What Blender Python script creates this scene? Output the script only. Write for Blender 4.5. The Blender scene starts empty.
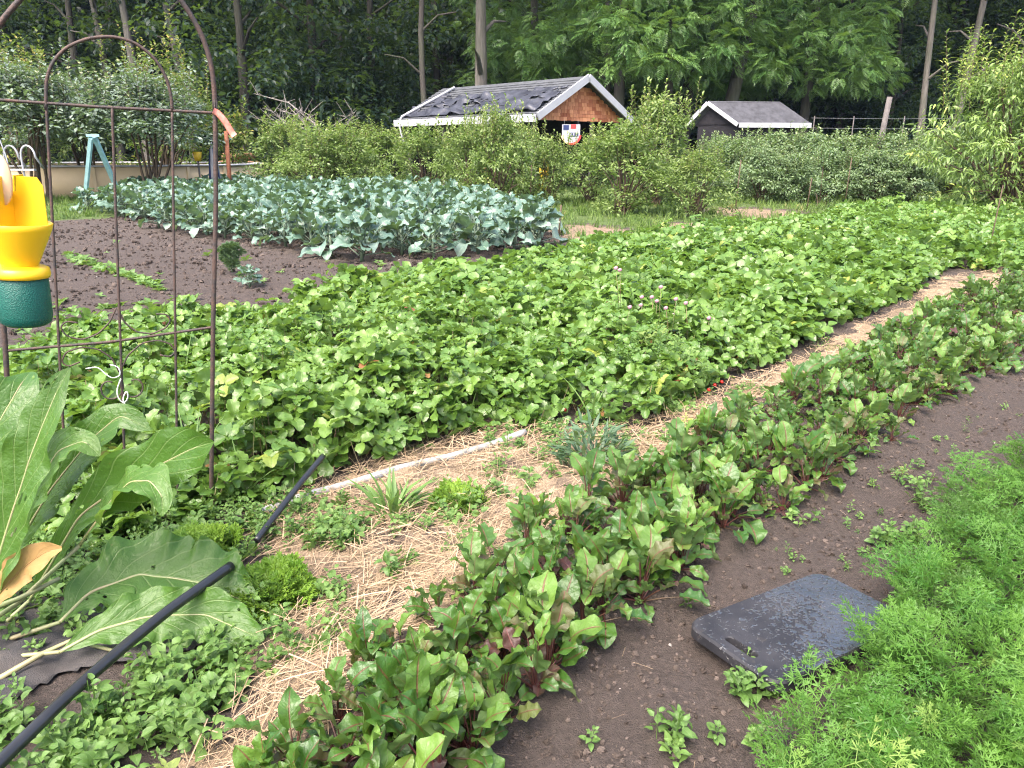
import bpy, math, random
import numpy as np
from mathutils import Vector

rng = np.random.default_rng(11)
random.seed(11)
SC = bpy.context.scene
COL = SC.collection
PI = math.pi
R = math.radians

# ------------------------------------------------------------------ camera geometry
F, CX, CY, H, HOR = 770.0, 512.0, 384.0, 1.5, 150.0
TH = math.atan((CY - HOR) / F)
CT, ST = math.cos(TH), math.sin(TH)


def ray(px, py):
    v = (CY - py) / F
    return (px - CX) / F, CT + v * ST, -ST + v * CT


def P(px, py, z=0.0):
    x, y, d = ray(px, py)
    t = (z - H) / d
    return np.array((x * t, y * t, z))


def D(px, py, Y):
    x, y, d = ray(px, py)
    t = Y / y
    return np.array((x * t, Y, H + d * t))


def proj(p):
    p = np.asarray(p, float)
    X, Y, Z = p[..., 0], p[..., 1], p[..., 2] - H
    dep = Y * CT - Z * ST
    up = Y * ST + Z * CT
    return CX + F * X / dep, CY - F * up / dep


# ------------------------------------------------------------------ numeric helpers
def vnoise(x, y, seed=0):
    x = np.asarray(x, float); y = np.asarray(y, float)
    xi = np.floor(x).astype(np.int64); yi = np.floor(y).astype(np.int64)
    fx = x - xi; fy = y - yi
    fx = fx * fx * (3 - 2 * fx); fy = fy * fy * (3 - 2 * fy)

    def h(a, b):
        n = (a * 374761393 + b * 668265263 + seed * 974711) & 0x7fffffff
        n = ((n ^ (n >> 13)) * 1274126177) & 0x7fffffff
        return ((n ^ (n >> 16)) & 0xffff) / 65535.0
    return (h(xi, yi) * (1 - fx) + h(xi + 1, yi) * fx) * (1 - fy) + (h(xi, yi + 1) * (1 - fx) + h(xi + 1, yi + 1) * fx) * fy


def fbm(x, y, seed=0, o=3):
    s = 0; a = .5; t = 0
    for k in range(o):
        s = s + a * vnoise(x * 2 ** k, y * 2 ** k, seed + k * 7); t += a; a *= .5
    return s / t


def inside(x, y, poly):
    poly = np.asarray(poly)[:, :2]
    r = np.zeros(np.shape(x), bool)
    j = len(poly) - 1
    for i in range(len(poly)):
        xi, yi = poly[i]; xj, yj = poly[j]
        c = ((yi > y) != (yj > y)) & (x < (xj - xi) * (y - yi) / (yj - yi + 1e-12) + xi)
        r ^= c
        j = i
    return r


def edge_dist(x, y, poly):
    """signed: positive inside"""
    poly = np.asarray(poly)[:, :2]
    d = np.full(np.shape(x), 1e9)
    for i in range(len(poly)):
        a = poly[i - 1]; b = poly[i]
        ab = b - a
        t = np.clip(((x - a[0]) * ab[0] + (y - a[1]) * ab[1]) / (ab @ ab + 1e-12), 0, 1)
        d = np.minimum(d, np.hypot(x - a[0] - t * ab[0], y - a[1] - t * ab[1]))
    return np.where(inside(x, y, poly), d, -d)


def rots(az, pitch, roll):
    az, pitch, roll = np.broadcast_arrays(*map(np.asarray, (az, pitch, roll)))
    ca, sa, cp, sp, cr, sr = np.cos(az), np.sin(az), np.cos(pitch), np.sin(pitch), np.cos(roll), np.sin(roll)
    M = np.empty(az.shape + (3, 3))
    # Rz(az) @ Ry(-pitch) @ Rx(roll)   (positive pitch lifts +X)
    M[..., 0, 0] = ca * cp; M[..., 0, 1] = -sa * cr - ca * sp * sr; M[..., 0, 2] = sa * sr - ca * sp * cr
    M[..., 1, 0] = sa * cp; M[..., 1, 1] = ca * cr - sa * sp * sr; M[..., 1, 2] = -ca * sr - sa * sp * cr
    M[..., 2, 0] = sp; M[..., 2, 1] = cp * sr; M[..., 2, 2] = cp * cr
    return M


# ------------------------------------------------------------------ mesh accumulation
class Geo:
    def __init__(s):
        s.V = []; s.U = []; s.A = []; s.F4 = []; s.F3 = []; s.M4 = []; s.M3 = []; s.n = 0

    def add(s, V, Fc, UV=None, rnd=0.5, mat=0):
        V = np.asarray(V, float).reshape(-1, 3)
        k = len(V)
        s.V.append(V)
        s.U.append(np.zeros((k, 2)) if UV is None else np.asarray(UV, float))
        s.A.append(np.broadcast_to(np.asarray(rnd, float), (k,)))
        q = [f for f in Fc if len(f) == 4]; t = [f for f in Fc if len(f) == 3]
        if q: s.F4.append(np.asarray(q) + s.n); s.M4.append(np.full(len(q), mat))
        if t: s.F3.append(np.asarray(t) + s.n); s.M3.append(np.full(len(t), mat))
        s.n += k
        return s

    def scatter(s, tm, pos, Rm, sc, rnd, mat=0):
        V, Fc, UV = tm
        V = np.asarray(V, float); Fc = np.asarray(Fc)
        n, k = len(pos), len(V)
        if n == 0: return s
        sc = np.broadcast_to(np.asarray(sc, float), (n,))
        W = np.einsum('nij,kj->nki', Rm, V) * sc[:, None, None] + np.asarray(pos)[:, None, :]
        s.V.append(W.reshape(-1, 3)); s.U.append(np.tile(UV, (n, 1)))
        s.A.append(np.repeat(np.broadcast_to(np.asarray(rnd, float), (n,)), k))
        FF = (Fc[None] + (np.arange(n) * k)[:, None, None] + s.n).reshape(-1, Fc.shape[1])
        if Fc.shape[1] == 4: s.F4.append(FF); s.M4.append(np.full(len(FF), mat))
        else: s.F3.append(FF); s.M3.append(np.full(len(FF), mat))
        s.n += n * k
        return s

    def box(s, c, size, rz=0.0, mat=0, rnd=.5, M=None):
        x, y, z = np.asarray(size) / 2
        V = np.array([(-x, -y, -z), (x, -y, -z), (x, y, -z), (-x, y, -z), (-x, -y, z), (x, -y, z), (x, y, z), (-x, y, z)])
        if M is None: M = rots(rz, 0., 0.)
        return s.add(V @ M.T + np.asarray(c), [(0, 3, 2, 1), (4, 5, 6, 7), (0, 1, 5, 4), (1, 2, 6, 5), (2, 3, 7, 6), (3, 0, 4, 7)],
                     np.array([(a[0], a[2]) for a in V]), rnd, mat)

    def tube(s, pts, rad, n=6, mat=0, rnd=.5, cap=True):
        pts = np.asarray(pts, float); m = len(pts)
        rad = np.broadcast_to(np.asarray(rad, float), (m,))
        T = np.gradient(pts, axis=0) if m > 2 else np.repeat((pts[1] - pts[0])[None], 2, 0)
        T /= np.linalg.norm(T, axis=1)[:, None] + 1e-12
        a = np.array((0, 0, 1.)) if abs(T[0][2]) < .8 else np.array((1., 0, 0))
        u = np.cross(T[0], a); u /= np.linalg.norm(u)
        V = []; UV = []
        L = np.r_[0, np.cumsum(np.linalg.norm(np.diff(pts, axis=0), axis=1))]
        for i in range(m):
            u = u - T[i] * (u @ T[i]); u /= np.linalg.norm(u) + 1e-12
            w = np.cross(T[i], u)
            for k in range(n):
                an = 2 * PI * k / n
                V.append(pts[i] + rad[i] * (math.cos(an) * u + math.sin(an) * w)); UV.append((k / n, L[i]))
        Fc = [(i * n + k, i * n + (k + 1) % n, (i + 1) * n + (k + 1) % n, (i + 1) * n + k) for i in range(m - 1) for k in range(n)]
        if cap:
            V += [pts[0], pts[-1]]; UV += [(0, 0), (0, 0)]
            Fc += [(m * n, (k + 1) % n, k) for k in range(n)] + [(m * n + 1, (m - 1) * n + k, (m - 1) * n + (k + 1) % n) for k in range(n)]
        return s.add(V, Fc, UV, rnd, mat)

    def lathe(s, prof, n=24, mat=0, M=None, c=(0, 0, 0), squash=None):
        V = []; UV = []
        for r, z in prof:
            for k in range(n):
                a = 2 * PI * k / n
                V.append((r * math.cos(a), r * math.sin(a), z)); UV.append((k / n, z))
        V = np.array(V)
        m = len(prof)
        Fc = [(i * n + k, i * n + (k + 1) % n, (i + 1) * n + (k + 1) % n, (i + 1) * n + k) for i in range(m - 1) for k in range(n)]
        if M is not None: V = V @ M.T
        return s.add(V + np.asarray(c), Fc, UV, .5, mat)

    def build(s, name, mats, parent=None, smooth=True):
        me = bpy.data.meshes.new(name)
        V = np.concatenate(s.V); U = np.concatenate(s.U); A = np.concatenate(s.A)
        F4 = np.concatenate(s.F4) if s.F4 else np.zeros((0, 4), int)
        F3 = np.concatenate(s.F3) if s.F3 else np.zeros((0, 3), int)
        mi = np.concatenate([*s.M4, *s.M3]).astype(np.int32)
        lv = np.concatenate([F4.ravel(), F3.ravel()]).astype(np.int32)
        nf = len(F4) + len(F3)
        ls = np.concatenate([np.arange(len(F4)) * 4, len(F4) * 4 + np.arange(len(F3)) * 3]).astype(np.int32)
        me.vertices.add(len(V)); me.vertices.foreach_set('co', V.astype(np.float32).ravel())
        me.loops.add(len(lv)); me.loops.foreach_set('vertex_index', lv)
        me.polygons.add(nf); me.polygons.foreach_set('loop_start', ls)
        me.polygons.foreach_set('material_index', mi)
        me.polygons.foreach_set('use_smooth', np.full(nf, smooth))
        uv = me.uv_layers.new(name='UVMap'); uv.data.foreach_set('uv', U[lv].astype(np.float32).ravel())
        at = me.attributes.new('rnd', 'FLOAT', 'POINT'); at.data.foreach_set('value', A.astype(np.float32))
        for m in (mats if isinstance(mats, (list, tuple)) else [mats]): me.materials.append(m)
        me.update(calc_edges=True); me.validate()
        o = bpy.data.objects.new(name, me); COL.objects.link(o)
        if parent: o.parent = parent
        return o


def tag(o, label=None, cat=None, group=None, kind=None):
    if label: o['label'] = label
    if cat: o['category'] = cat
    if group: o['group'] = group
    if kind: o['kind'] = kind
    return o


def empty(name, loc=(0, 0, 0), rz=0, label=None, cat=None, group=None):
    o = bpy.data.objects.new(name, None); COL.objects.link(o)
    o.location = loc; o.rotation_euler = (0, 0, rz); o.empty_display_size = .1
    return tag(o, label, cat, group)


def copy_tree(o, parent=None):
    c = o.copy(); COL.objects.link(c)
    if parent: c.parent = parent
    for ch in list(o.children): copy_tree(ch, c)
    return c


class Placer:
    """first use of a proto moves it, later uses copy it"""
    def __init__(s, protos): s.p = protos; s.used = set()

    def put(s, i, loc, rz, sc, label=None, tilt=(0, 0)):
        o = s.p[i]
        if i in s.used: o = copy_tree(o)
        s.used.add(i)
        o.location = loc; o.rotation_euler = (tilt[0], tilt[1], rz)
        o.scale = (sc,) * 3 if np.isscalar(sc) else sc
        if label: o['label'] = label
        return o


# ------------------------------------------------------------------ materials
class NT:
    def __init__(s, name):
        s.m = bpy.data.materials.new(name); s.m.use_nodes = True
        s.t = s.m.node_tree; s.t.nodes.clear()
        s.out = s.n('ShaderNodeOutputMaterial')

    def n(s, typ, **kw):
        nd = s.t.nodes.new(typ)
        for k, v in kw.items(): setattr(nd, k, v)
        return nd

    def link(s, a, b): s.t.links.new(a, b)

    def val(s, sock, v):
        if hasattr(v, 'is_linked'): s.link(v, sock)
        elif v is not None: sock.default_value = (*v, 1) if isinstance(v, tuple) and len(v) == 3 and sock.type == 'RGBA' else v

    def math(s, op, a, b=0.0, clamp=False):
        nd = s.n('ShaderNodeMath', operation=op, use_clamp=clamp); s.val(nd.inputs[0], a); s.val(nd.inputs[1], b)
        return nd.outputs[0]

    def mix(s, f, a, b, mode='MIX'):
        nd = s.n('ShaderNodeMix', data_type='RGBA', blend_type=mode)
        s.val(nd.inputs[0], f); s.val(nd.inputs[6], a); s.val(nd.inputs[7], b)
        return nd.outputs[2]

    def noise(s, scale, detail=4, rough=.55, vec=None, dist=0):
        nd = s.n('ShaderNodeTexNoise'); nd.inputs['Scale'].default_value = scale
        nd.inputs['Detail'].default_value = detail; nd.inputs['Roughness'].default_value = rough
        nd.inputs['Distortion'].default_value = dist
        if vec is not None: s.link(vec, nd.inputs['Vector'])
        return nd.outputs[0]

    def ramp(s, f, lo, hi):
        nd = s.n('ShaderNodeMapRange'); s.val(nd.inputs[0], f); nd.inputs[1].default_value = lo; nd.inputs[2].default_value = hi
        return nd.outputs[0]

    def coord(s, k='Object'): return s.n('ShaderNodeTexCoord').outputs[k]

    def attr(s, name):
        nd = s.n('ShaderNodeAttribute', attribute_name=name); return nd.outputs['Fac']

    def bump(s, h, strength=.4, dist=.01):
        nd = s.n('ShaderNodeBump'); nd.inputs['Strength'].default_value = strength; nd.inputs['Distance'].default_value = dist
        s.link(h, nd.inputs['Height']); return nd.outputs[0]

    def bsdf(s, col, rough=.6, spec=.5, normal=None, metal=0, trans=0, tcol=None, coat=0):
        b = s.n('ShaderNodeBsdfPrincipled')
        s.val(b.inputs['Base Color'], col); s.val(b.inputs['Roughness'], rough)
        s.val(b.inputs['Specular IOR Level'], spec); s.val(b.inputs['Metallic'], metal)
        if coat: b.inputs['Coat Weight'].default_value = coat; b.inputs['Coat Roughness'].default_value = .15
        if normal is not None: s.link(normal, b.inputs['Normal'])
        o = b.outputs[0]
        if trans:
            tr = s.n('ShaderNodeBsdfTranslucent'); s.val(tr.inputs[0], tcol if tcol is not None else col)
            mx = s.n('ShaderNodeMixShader'); mx.inputs[0].default_value = trans
            s.link(o, mx.inputs[1]); s.link(tr.outputs[0], mx.inputs[2]); o = mx.outputs[0]
        s.link(o, s.out.inputs[0])
        return s.m


def simple(name, c, rough=.5, spec=.5, var=.25, scale=8, metal=0, bump=0, bscale=60, c2=None):
    t = NT(name)
    f = t.noise(scale, 5, .6, t.coord())
    c2 = c2 or tuple(x * (1 - var) for x in c)
    col = t.mix(t.ramp(f, .35, .65), c, c2)
    nrm = t.bump(t.noise(bscale, 4, .6, t.coord()), bump, .01) if bump else None
    return t.bsdf(col, rough, spec, nrm, metal)


def leaf_mat(name, c1, c2, c3=None, vein=None, veinw=.03, rough=.45, spec=.5, trans=.3, back=1.25, bump=.35, side=9, noise_s=4, third=.86, fine=False, brown=0, sveins=.22, crinkle=0):
    """green leaf: per-leaf hue, pale midrib and side veins in the leaf's own UV"""
    t = NT(name)
    r = t.attr('rnd')
    col = t.mix(r, c1, c2)
    if c3 is not None: col = t.mix(t.ramp(r, third, min(1, third + .07)), col, c3)
    nz = t.noise(noise_s, 2, .5, t.n('ShaderNodeNewGeometry').outputs['Position'])
    col = t.mix(t.math('MULTIPLY', t.ramp(nz, .35, .7), .45), col, t.mix(.5, col, c1, 'MULTIPLY') if False else c1)
    nrm = None
    if vein is not None or bump:
        uv = t.n('ShaderNodeSeparateXYZ'); t.link(t.n('ShaderNodeUVMap').outputs[0], uv.inputs[0])
        u, v = uv.outputs[0], uv.outputs[1]
        av = t.math('ABSOLUTE', t.math('SUBTRACT', v, .5))
        mid = t.math('SUBTRACT', 1.0, t.ramp(av, veinw * .4, veinw), True)
        sv = t.math('SINE', t.math('MULTIPLY', t.math('SUBTRACT', u, t.math('MULTIPLY', av, .55)), side * 2 * PI))
        sidev = t.ramp(sv, .93, 1.0)
        if vein is not None:
            col = t.mix(t.math('MAXIMUM', t.math('MULTIPLY', mid, .85), t.math('MULTIPLY', sidev, sveins)), col, vein)
        if bump:
            hgt = t.math('SUBTRACT', t.math('MULTIPLY', sidev, -.5), mid)
            if crinkle:
                hgt = t.math('ADD', hgt, t.math('MULTIPLY', t.noise(crinkle, 3, .55, t.n('ShaderNodeNewGeometry').outputs['Position'], .4), 2.2))
            nrm = t.bump(hgt, bump, .004)
    if brown:
        bn = t.ramp(t.noise(37, 3, .6, t.n('ShaderNodeNewGeometry').outputs['Position']), .68, .74)
        col = t.mix(t.math('MULTIPLY', bn, brown), col, (.16, .1, .035))
    bf = t.n('ShaderNodeNewGeometry').outputs['Backfacing']
    under = t.mix(.45, col, tuple(min(1, x * back) for x in (.13, .19, .09)))
    colb = t.mix(bf, col, under)
    tc = t.mix(.6, col, (.25, .42, .04))
    rv = t.math('ADD', rough - .06, t.math('MULTIPLY', r, .16))
    return t.bsdf(colb, rv, spec, nrm, 0, trans, tc)


M = {}
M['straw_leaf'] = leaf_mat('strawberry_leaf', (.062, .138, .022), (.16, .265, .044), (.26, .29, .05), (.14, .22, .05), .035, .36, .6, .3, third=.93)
M['straw_stalk'] = simple('strawberry_stalk', (.13, .17, .06), .5, c2=(.16, .09, .05))
M['old_leaf'] = leaf_mat('old_red_leaf', (.16, .05, .03), (.24, .15, .05), None, None, 0, .55, .3, .2, bump=0)
M['beet_leaf'] = leaf_mat('beet_leaf', (.028, .085, .014), (.125, .225, .032), (.075, .026, .030), (.13, .03, .03), .045, .40, .5, .26, side=6, third=.88, bump=.4, brown=.45, crinkle=70, sveins=.12)
M['beet_stalk'] = simple('beet_stalk', (.075, .012, .02), .45, c2=(.075, .05, .025))
M['brassica'] = leaf_mat('brassica_leaf', (.06, .115, .085), (.135, .21, .165), (.22, .30, .25), (.22, .3, .22), .04, .4, .55, .15, side=5, third=.9)
M['brassica_stalk'] = simple('brassica_stalk', (.12, .17, .11), .5)
M['carrot'] = leaf_mat('carrot_leaf', (.05, .14, .02), (.118, .24, .036), (.21, .31, .07), None, 0, .5, .35, .36, bump=0, noise_s=7, third=.93)
M['parsley'] = leaf_mat('feathery_herb_leaf', (.10, .205, .02), (.22, .34, .04), None, None, 0, .5, .35, .35, bump=0, noise_s=12)
M['weed'] = leaf_mat('weed_leaf', (.07, .145, .03), (.15, .25, .06), (.25, .27, .07), (.15, .22, .08), .04, .46, .4, .28, third=.93)
M['thistle'] = leaf_mat('grey_weed_leaf', (.045, .09, .045), (.09, .15, .08), None, None, 0, .5, .4, .2, bump=0)
M['dock'] = leaf_mat('dock_leaf', (.038, .10, .013), (.075, .155, .022), None, (.2, .27, .1), .02, .4, .45, .3, side=8, bump=.5, noise_s=9, brown=.35, crinkle=60, sveins=.4)
M['dock_stalk'] = simple('dock_stalk', (.20, .25, .10), .45, c2=(.26, .22, .12))
M['dead_leaf'] = leaf_mat('dead_leaf', (.30, .16, .06), (.42, .27, .11), None, (.36, .26, .13), .03, .6, .3, .25, side=8, crinkle=40, brown=.6)
M['grass'] = leaf_mat('grass_blade', (.065, .12, .02), (.15, .21, .045), (.27, .23, .09), None, 0, .5, .3, .25, bump=0, third=.9)
M['straw'] = leaf_mat('straw_piece', (.29, .20, .125), (.52, .385, .26), (.18, .125, .085), None, 0, .6, .3, .1, bump=0, third=.85)
M['blueberry'] = leaf_mat('bush_leaf', (.10, .155, .045), (.215, .28, .085), (.33, .35, .11), None, 0, .45, .45, .3, bump=0, noise_s=1.3, third=.84)
M['bramble'] = leaf_mat('bramble_leaf', (.11, .17, .085), (.21, .28, .145), (.31, .36, .17), None, 0, .5, .4, .25, bump=0, noise_s=.9)
M['peach'] = leaf_mat('peach_leaf', (.12, .20, .05), (.25, .335, .09), (.46, .50, .12), None, 0, .42, .5, .3, bump=0, noise_s=1.2, third=.8)
M['apple'] = leaf_mat('apple_leaf', (.11, .155, .115), (.21, .26, .21), (.3, .3, .13), None, 0, .42, .5, .2, bump=0, noise_s=.8, third=.9)
M['walnut'] = leaf_mat('walnut_leaf', (.04, .105, .027), (.14, .24, .055), (.19, .29, .07), None, 0, .45, .45, .3, bump=0, noise_s=.5)
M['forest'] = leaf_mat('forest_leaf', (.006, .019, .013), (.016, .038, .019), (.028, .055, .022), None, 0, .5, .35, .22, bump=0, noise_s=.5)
M['yellowtip'] = leaf_mat('yellow_green_leaf', (.08, .125, .03), (.17, .19, .05), (.34, .26, .07), None, 0, .5, .4, .3, bump=0, noise_s=.9, third=.75)
M['stem'] = simple('woody_stem', (.11, .08, .055), .8, .2, .4, 12)


def bark(name, c, c2, sc=3):
    t = NT(name)
    mp = t.n('ShaderNodeMapping'); mp.inputs['Scale'].default_value = (1, 1, .12)
    t.link(t.coord(), mp.inputs[0])
    f = t.noise(sc * 4, 6, .65, mp.outputs[0])
    col = t.mix(t.ramp(f, .35, .65), c, c2)
    big = t.noise(.6, 2, .5, t.coord())
    col = t.mix(t.math('MULTIPLY', t.ramp(big, .4, .65), .5), col, (.07, .08, .05))
    return t.bsdf(col, .9, .15, t.bump(f, .9, .06))


M['bark'] = bark('tree_bark', (.07, .06, .057), (.034, .029, .028))
M['pale_bark'] = bark('pale_bark', (.17, .15, .14), (.08, .07, .065), 2)
M['dead_wood'] = bark('dead_wood', (.30, .27, .25), (.17, .15, .14), 6)


def soil_mat():
    t = NT('soil')
    pos = t.n('ShaderNodeNewGeometry').outputs['Position']
    n1 = t.noise(3.1, 5, .6, pos); n2 = t.noise(55, 6, .7, pos); n3 = t.noise(1.3, 3, .5, pos)
    col = t.mix(t.ramp(n2, .3, .7), (.048, .037, .032), (.128, .100, .087))
    col = t.mix(t.math('MULTIPLY', t.ramp(n1, .4, .7), .6), col, (.095, .073, .063))
    # scattered crumbs of straw and pale grit
    vo = t.n('ShaderNodeTexVoronoi'); vo.inputs['Scale'].default_value = 70; t.link(pos, vo.inputs['Vector'])
    grit = t.math('MULTIPLY', t.math('SUBTRACT', 1.0, t.ramp(vo.outputs[0], .1, .18)), t.ramp(t.noise(9, 3, .5, pos), .52, .62))
    col = t.mix(t.math('MULTIPLY', grit, .7), col, (.27, .21, .15))
    # lawn-covered ground
    g = t.attr('rnd')
    gcol = t.mix(t.ramp(n2, .35, .65), (.06, .10, .025), (.11, .15, .05))
    gm = t.ramp(t.math('ADD', g, t.math('MULTIPLY', t.math('SUBTRACT', n3, .5), .5)), .42, .58)
    col = t.mix(gm, col, gcol)
    sep = t.n('ShaderNodeSeparateXYZ'); t.link(t.n('ShaderNodeUVMap').outputs[0], sep.inputs[0])
    sm = t.ramp(t.math('ADD', sep.outputs[0], t.math('MULTIPLY', t.math('SUBTRACT', t.noise(2.2, 4, .6, pos), .5), .7)), .4, .6)
    scol = t.mix(t.ramp(n2, .3, .7), (.17, .12, .08), (.34, .25, .17))
    col = t.mix(sm, col, scol)
    hh = t.math('ADD', t.math('MULTIPLY', n2, .6), t.noise(180, 4, .7, pos))
    return t.bsdf(col, .85, .25, t.bump(hh, .9, .03))


def straw_bed_mat():
    t = NT('trodden_straw')
    pos = t.n('ShaderNodeNewGeometry').outputs['Position']
    mp = t.n('ShaderNodeMapping'); mp.inputs['Rotation'].default_value = (0, 0, .8); mp.inputs['Scale'].default_value = (1, .2, 1)
    t.link(pos, mp.inputs[0])
    f = t.noise(160, 5, .7, mp.outputs[0], 1.0)
    n2 = t.noise(3.5, 4, .6, pos)
    col = t.mix(t.ramp(f, .35, .65), (.17, .12, .078), (.38, .28, .185))
    col = t.mix(t.ramp(n2, .5, .62), col, (.10, .075, .06))
    return t.bsdf(col, .8, .25, t.bump(f, .9, .012))


M['soil'] = soil_mat()
M['trodden'] = straw_bed_mat()
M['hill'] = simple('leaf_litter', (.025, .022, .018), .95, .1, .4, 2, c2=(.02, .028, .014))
t = NT('soil_clod'); M['clod'] = t.bsdf(t.mix(t.attr('rnd'), (.04, .031, .026), (.11, .086, .074)), .95, .15, t.bump(t.noise(90, 4, .6, t.coord()), .6, .01))
M['stone'] = simple('pale_stone', (.33, .29, .26), .85, .2, .4, 20)
M['rust'] = simple('rusty_iron', (.10, .062, .05), .65, .4, .5, 30, metal=.4, bump=.3, bscale=120, c2=(.05, .045, .045))
M['yellow'] = simple('yellow_plastic', (.86, .50, .01), .38, .5, .06, 3)
M['lure'] = simple('peach_plastic', (.78, .52, .3), .4, .5, .1, 20)
M['black_pipe'] = simple('black_polythene', (.018, .018, .02), .3, .55, .3, 9, bump=.12, bscale=25)
M['grey_pipe'] = simple('grey_hose', (.34, .34, .345), .6, .4, .35, 14, c2=(.2, .19, .175))
M['fabric'] = simple('black_weed_fabric', (.028, .027, .03), .7, .4, .5, 6, bump=.6, bscale=300, c2=(.07, .06, .055))
M['white'] = simple('white_paint', (.38, .38, .41), .5, .4, .12, 3)
M['twine'] = simple('white_twine', (.8, .8, .78), .6, .3, .1)
M['ribbon'] = simple('pink_tape', (.75, .16, .10), .5, .4, .3, 30, c2=(.85, .36, .3))
M['beige'] = simple('beige_pool_panel', (.66, .50, .32), .6, .35, .12, 1.2)
M['teal'] = simple('pale_teal_paint', (.33, .55, .58), .5, .4, .2, 8)
M['roof'] = simple('roof_shingle', (.085, .09, .10), .9, .2, .4, 4, bump=.5, bscale=9)
M['dark_roof'] = simple('dark_roof_shingle', (.07, .07, .08), .9, .2, .4, 4, bump=.5, bscale=9)
M['felt'] = simple('torn_felt', (.018, .019, .028), .45, .4, .5, 2, c2=(.05, .053, .07))
M['cedar'] = NT('cedar_shingle')
t = M['cedar']; M['cedar'] = t.bsdf(t.mix(t.attr('rnd'), (.31, .095, .045), (.62, .27, .135)), .75, .25, t.bump(t.noise(40, 4, .6, t.coord()), .4, .01))
M['dark_wood'] = simple('dark_boards', (.022, .02, .024), .8, .2, .4, 6)
M['grey_wood'] = simple('weathered_boards', (.14, .125, .12), .85, .2, .4, 7, bump=.4, bscale=20)
M['red_wood'] = simple('red_brown_wood', (.30, .12, .07), .8, .2, .4, 9)
M['log'] = simple('cut_logs', (.36, .20, .11), .85, .2, .5, 7)
M['navy'] = simple('navy_cloth', (.03, .045, .13), .7, .3, .2)
M['red'] = simple('red_cloth', (.55, .05, .05), .65, .3, .2)
M['berry'] = simple('ripe_berry', (.5, .02, .015), .3, .5, .2, 40)
M['clover'] = simple('pink_clover_flower', (.60, .30, .40), .7, .3, .3, 60)
M['toy_yellow'] = simple('yellow_bucket', (.75, .48, .03), .45, .5, .1)
M['metal'] = simple('grey_wire', (.3, .3, .31), .5, .5, .2, metal=.6)


def jar_mat():
    t = NT('green_jar')
    vo = t.n('ShaderNodeTexVoronoi'); vo.inputs['Scale'].default_value = 330; t.link(t.coord(), vo.inputs['Vector'])
    col = t.mix(t.ramp(vo.outputs[0], 0, .6), (.003, .13, .09), (.0015, .065, .05))
    return t.bsdf(col, .35, .5, t.bump(vo.outputs[0], .7, .002))


def pad_mat():
    t = NT('wet_foam')
    pos = t.coord()
    sp = t.n('ShaderNodeSeparateXYZ'); t.link(pos, sp.inputs[0])
    cover = t.ramp(t.math('ADD', t.math('MULTIPLY', t.math('ADD', sp.outputs[0], t.math('MULTIPLY', sp.outputs[1], -.8)), 1.0), t.math('MULTIPLY', t.math('SUBTRACT', t.noise(5, 3, .6, pos), .5), .5)), -.22, .16)
    n = t.noise(62, 4, .62, pos, .9)
    # film of rain water broken into beads and squiggles
    wet = t.ramp(t.math('ADD', n, t.math('MULTIPLY', t.math('SUBTRACT', cover, .5), .22)), .485, .515)
    fine = t.noise(420, 3, .6, pos)
    col = t.mix(t.ramp(t.noise(9, 4, .6, pos), .4, .65), (.014, .014, .018), (.028, .027, .031))
    dirt = t.ramp(t.noise(14, 5, .7, pos), .62, .72)
    col = t.mix(t.math('MULTIPLY', dirt, .5), col, (.06, .05, .042))
    b = t.n('ShaderNodeBsdfPrincipled')
    t.link(col, b.inputs['Base Color']); t.val(b.inputs['Roughness'], .6); b.inputs['Specular IOR Level'].default_value = .35
    t.link(wet, b.inputs['Coat Weight']); b.inputs['Coat Roughness'].default_value = .16; b.inputs['Coat IOR'].default_value = 2.4; b.inputs['Coat Tint'].default_value = (1, .95, .92, 1)
    t.link(t.bump(fine, .35, .002), b.inputs['Normal'])
    t.link(t.bump(t.math('ADD', wet, t.math('MULTIPLY', n, 1.5)), .55, .004), b.inputs['Coat Normal'])
    t.link(b.outputs[0], t.out.inputs[0])
    return t.m


M['jar'] = jar_mat(); M['pad'] = pad_mat()


# ------------------------------------------------------------------ leaf templates
def leaf(n, m, L, W, prof, pitch=.3, bend=.8, fold=.25, wave=0., freq=3., serr=0., x0=0., side=0., ph=0.):
    """midrib runs out along +X and arches; returns verts, quads, uv"""
    t = np.linspace(0, 1, n); v = np.linspace(-1, 1, m)
    an = pitch - bend * t
    ds = L / (n - 1)
    x = x0 + np.r_[0, np.cumsum(np.cos(an[:-1]) * ds)]; z = np.r_[0, np.cumsum(np.sin(an[:-1]) * ds)]
    yb = side * t * t * L
    w = np.array([prof(a) for a in t]) * W / 2
    if serr: w = w * (1 + serr * np.where(np.arange(n) % 2, 1, -1) * (t > .15) * (t < .97))
    V = np.empty((n, m, 3)); U = np.empty((n, m, 2))
    nx, nz = -np.sin(an), np.cos(an)
    for j, vv in enumerate(v):
        lift = fold * abs(vv) * w + wave * W * abs(vv) * np.sin(freq * 2 * PI * t + ph + (vv > 0) * 1.7)
        V[:, j, 0] = x + nx * lift; V[:, j, 1] = yb + vv * w; V[:, j, 2] = z + nz * lift
        U[:, j, 0] = t; U[:, j, 1] = .5 + vv / 2
    q = [(i * m + j, (i + 1) * m + j, (i + 1) * m + j + 1, i * m + j + 1) for i in range(n - 1) for j in range(m - 1)]
    return V.reshape(-1, 3), np.array(q), U.reshape(-1, 2)


def merge(parts):
    V, Q, U = [], [], []; k = 0
    for v, q, u in parts:
        V.append(v); Q.append(np.asarray(q) + k); U.append(u); k += len(v)
    return np.concatenate(V), np.concatenate(Q), np.concatenate(U)


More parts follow.
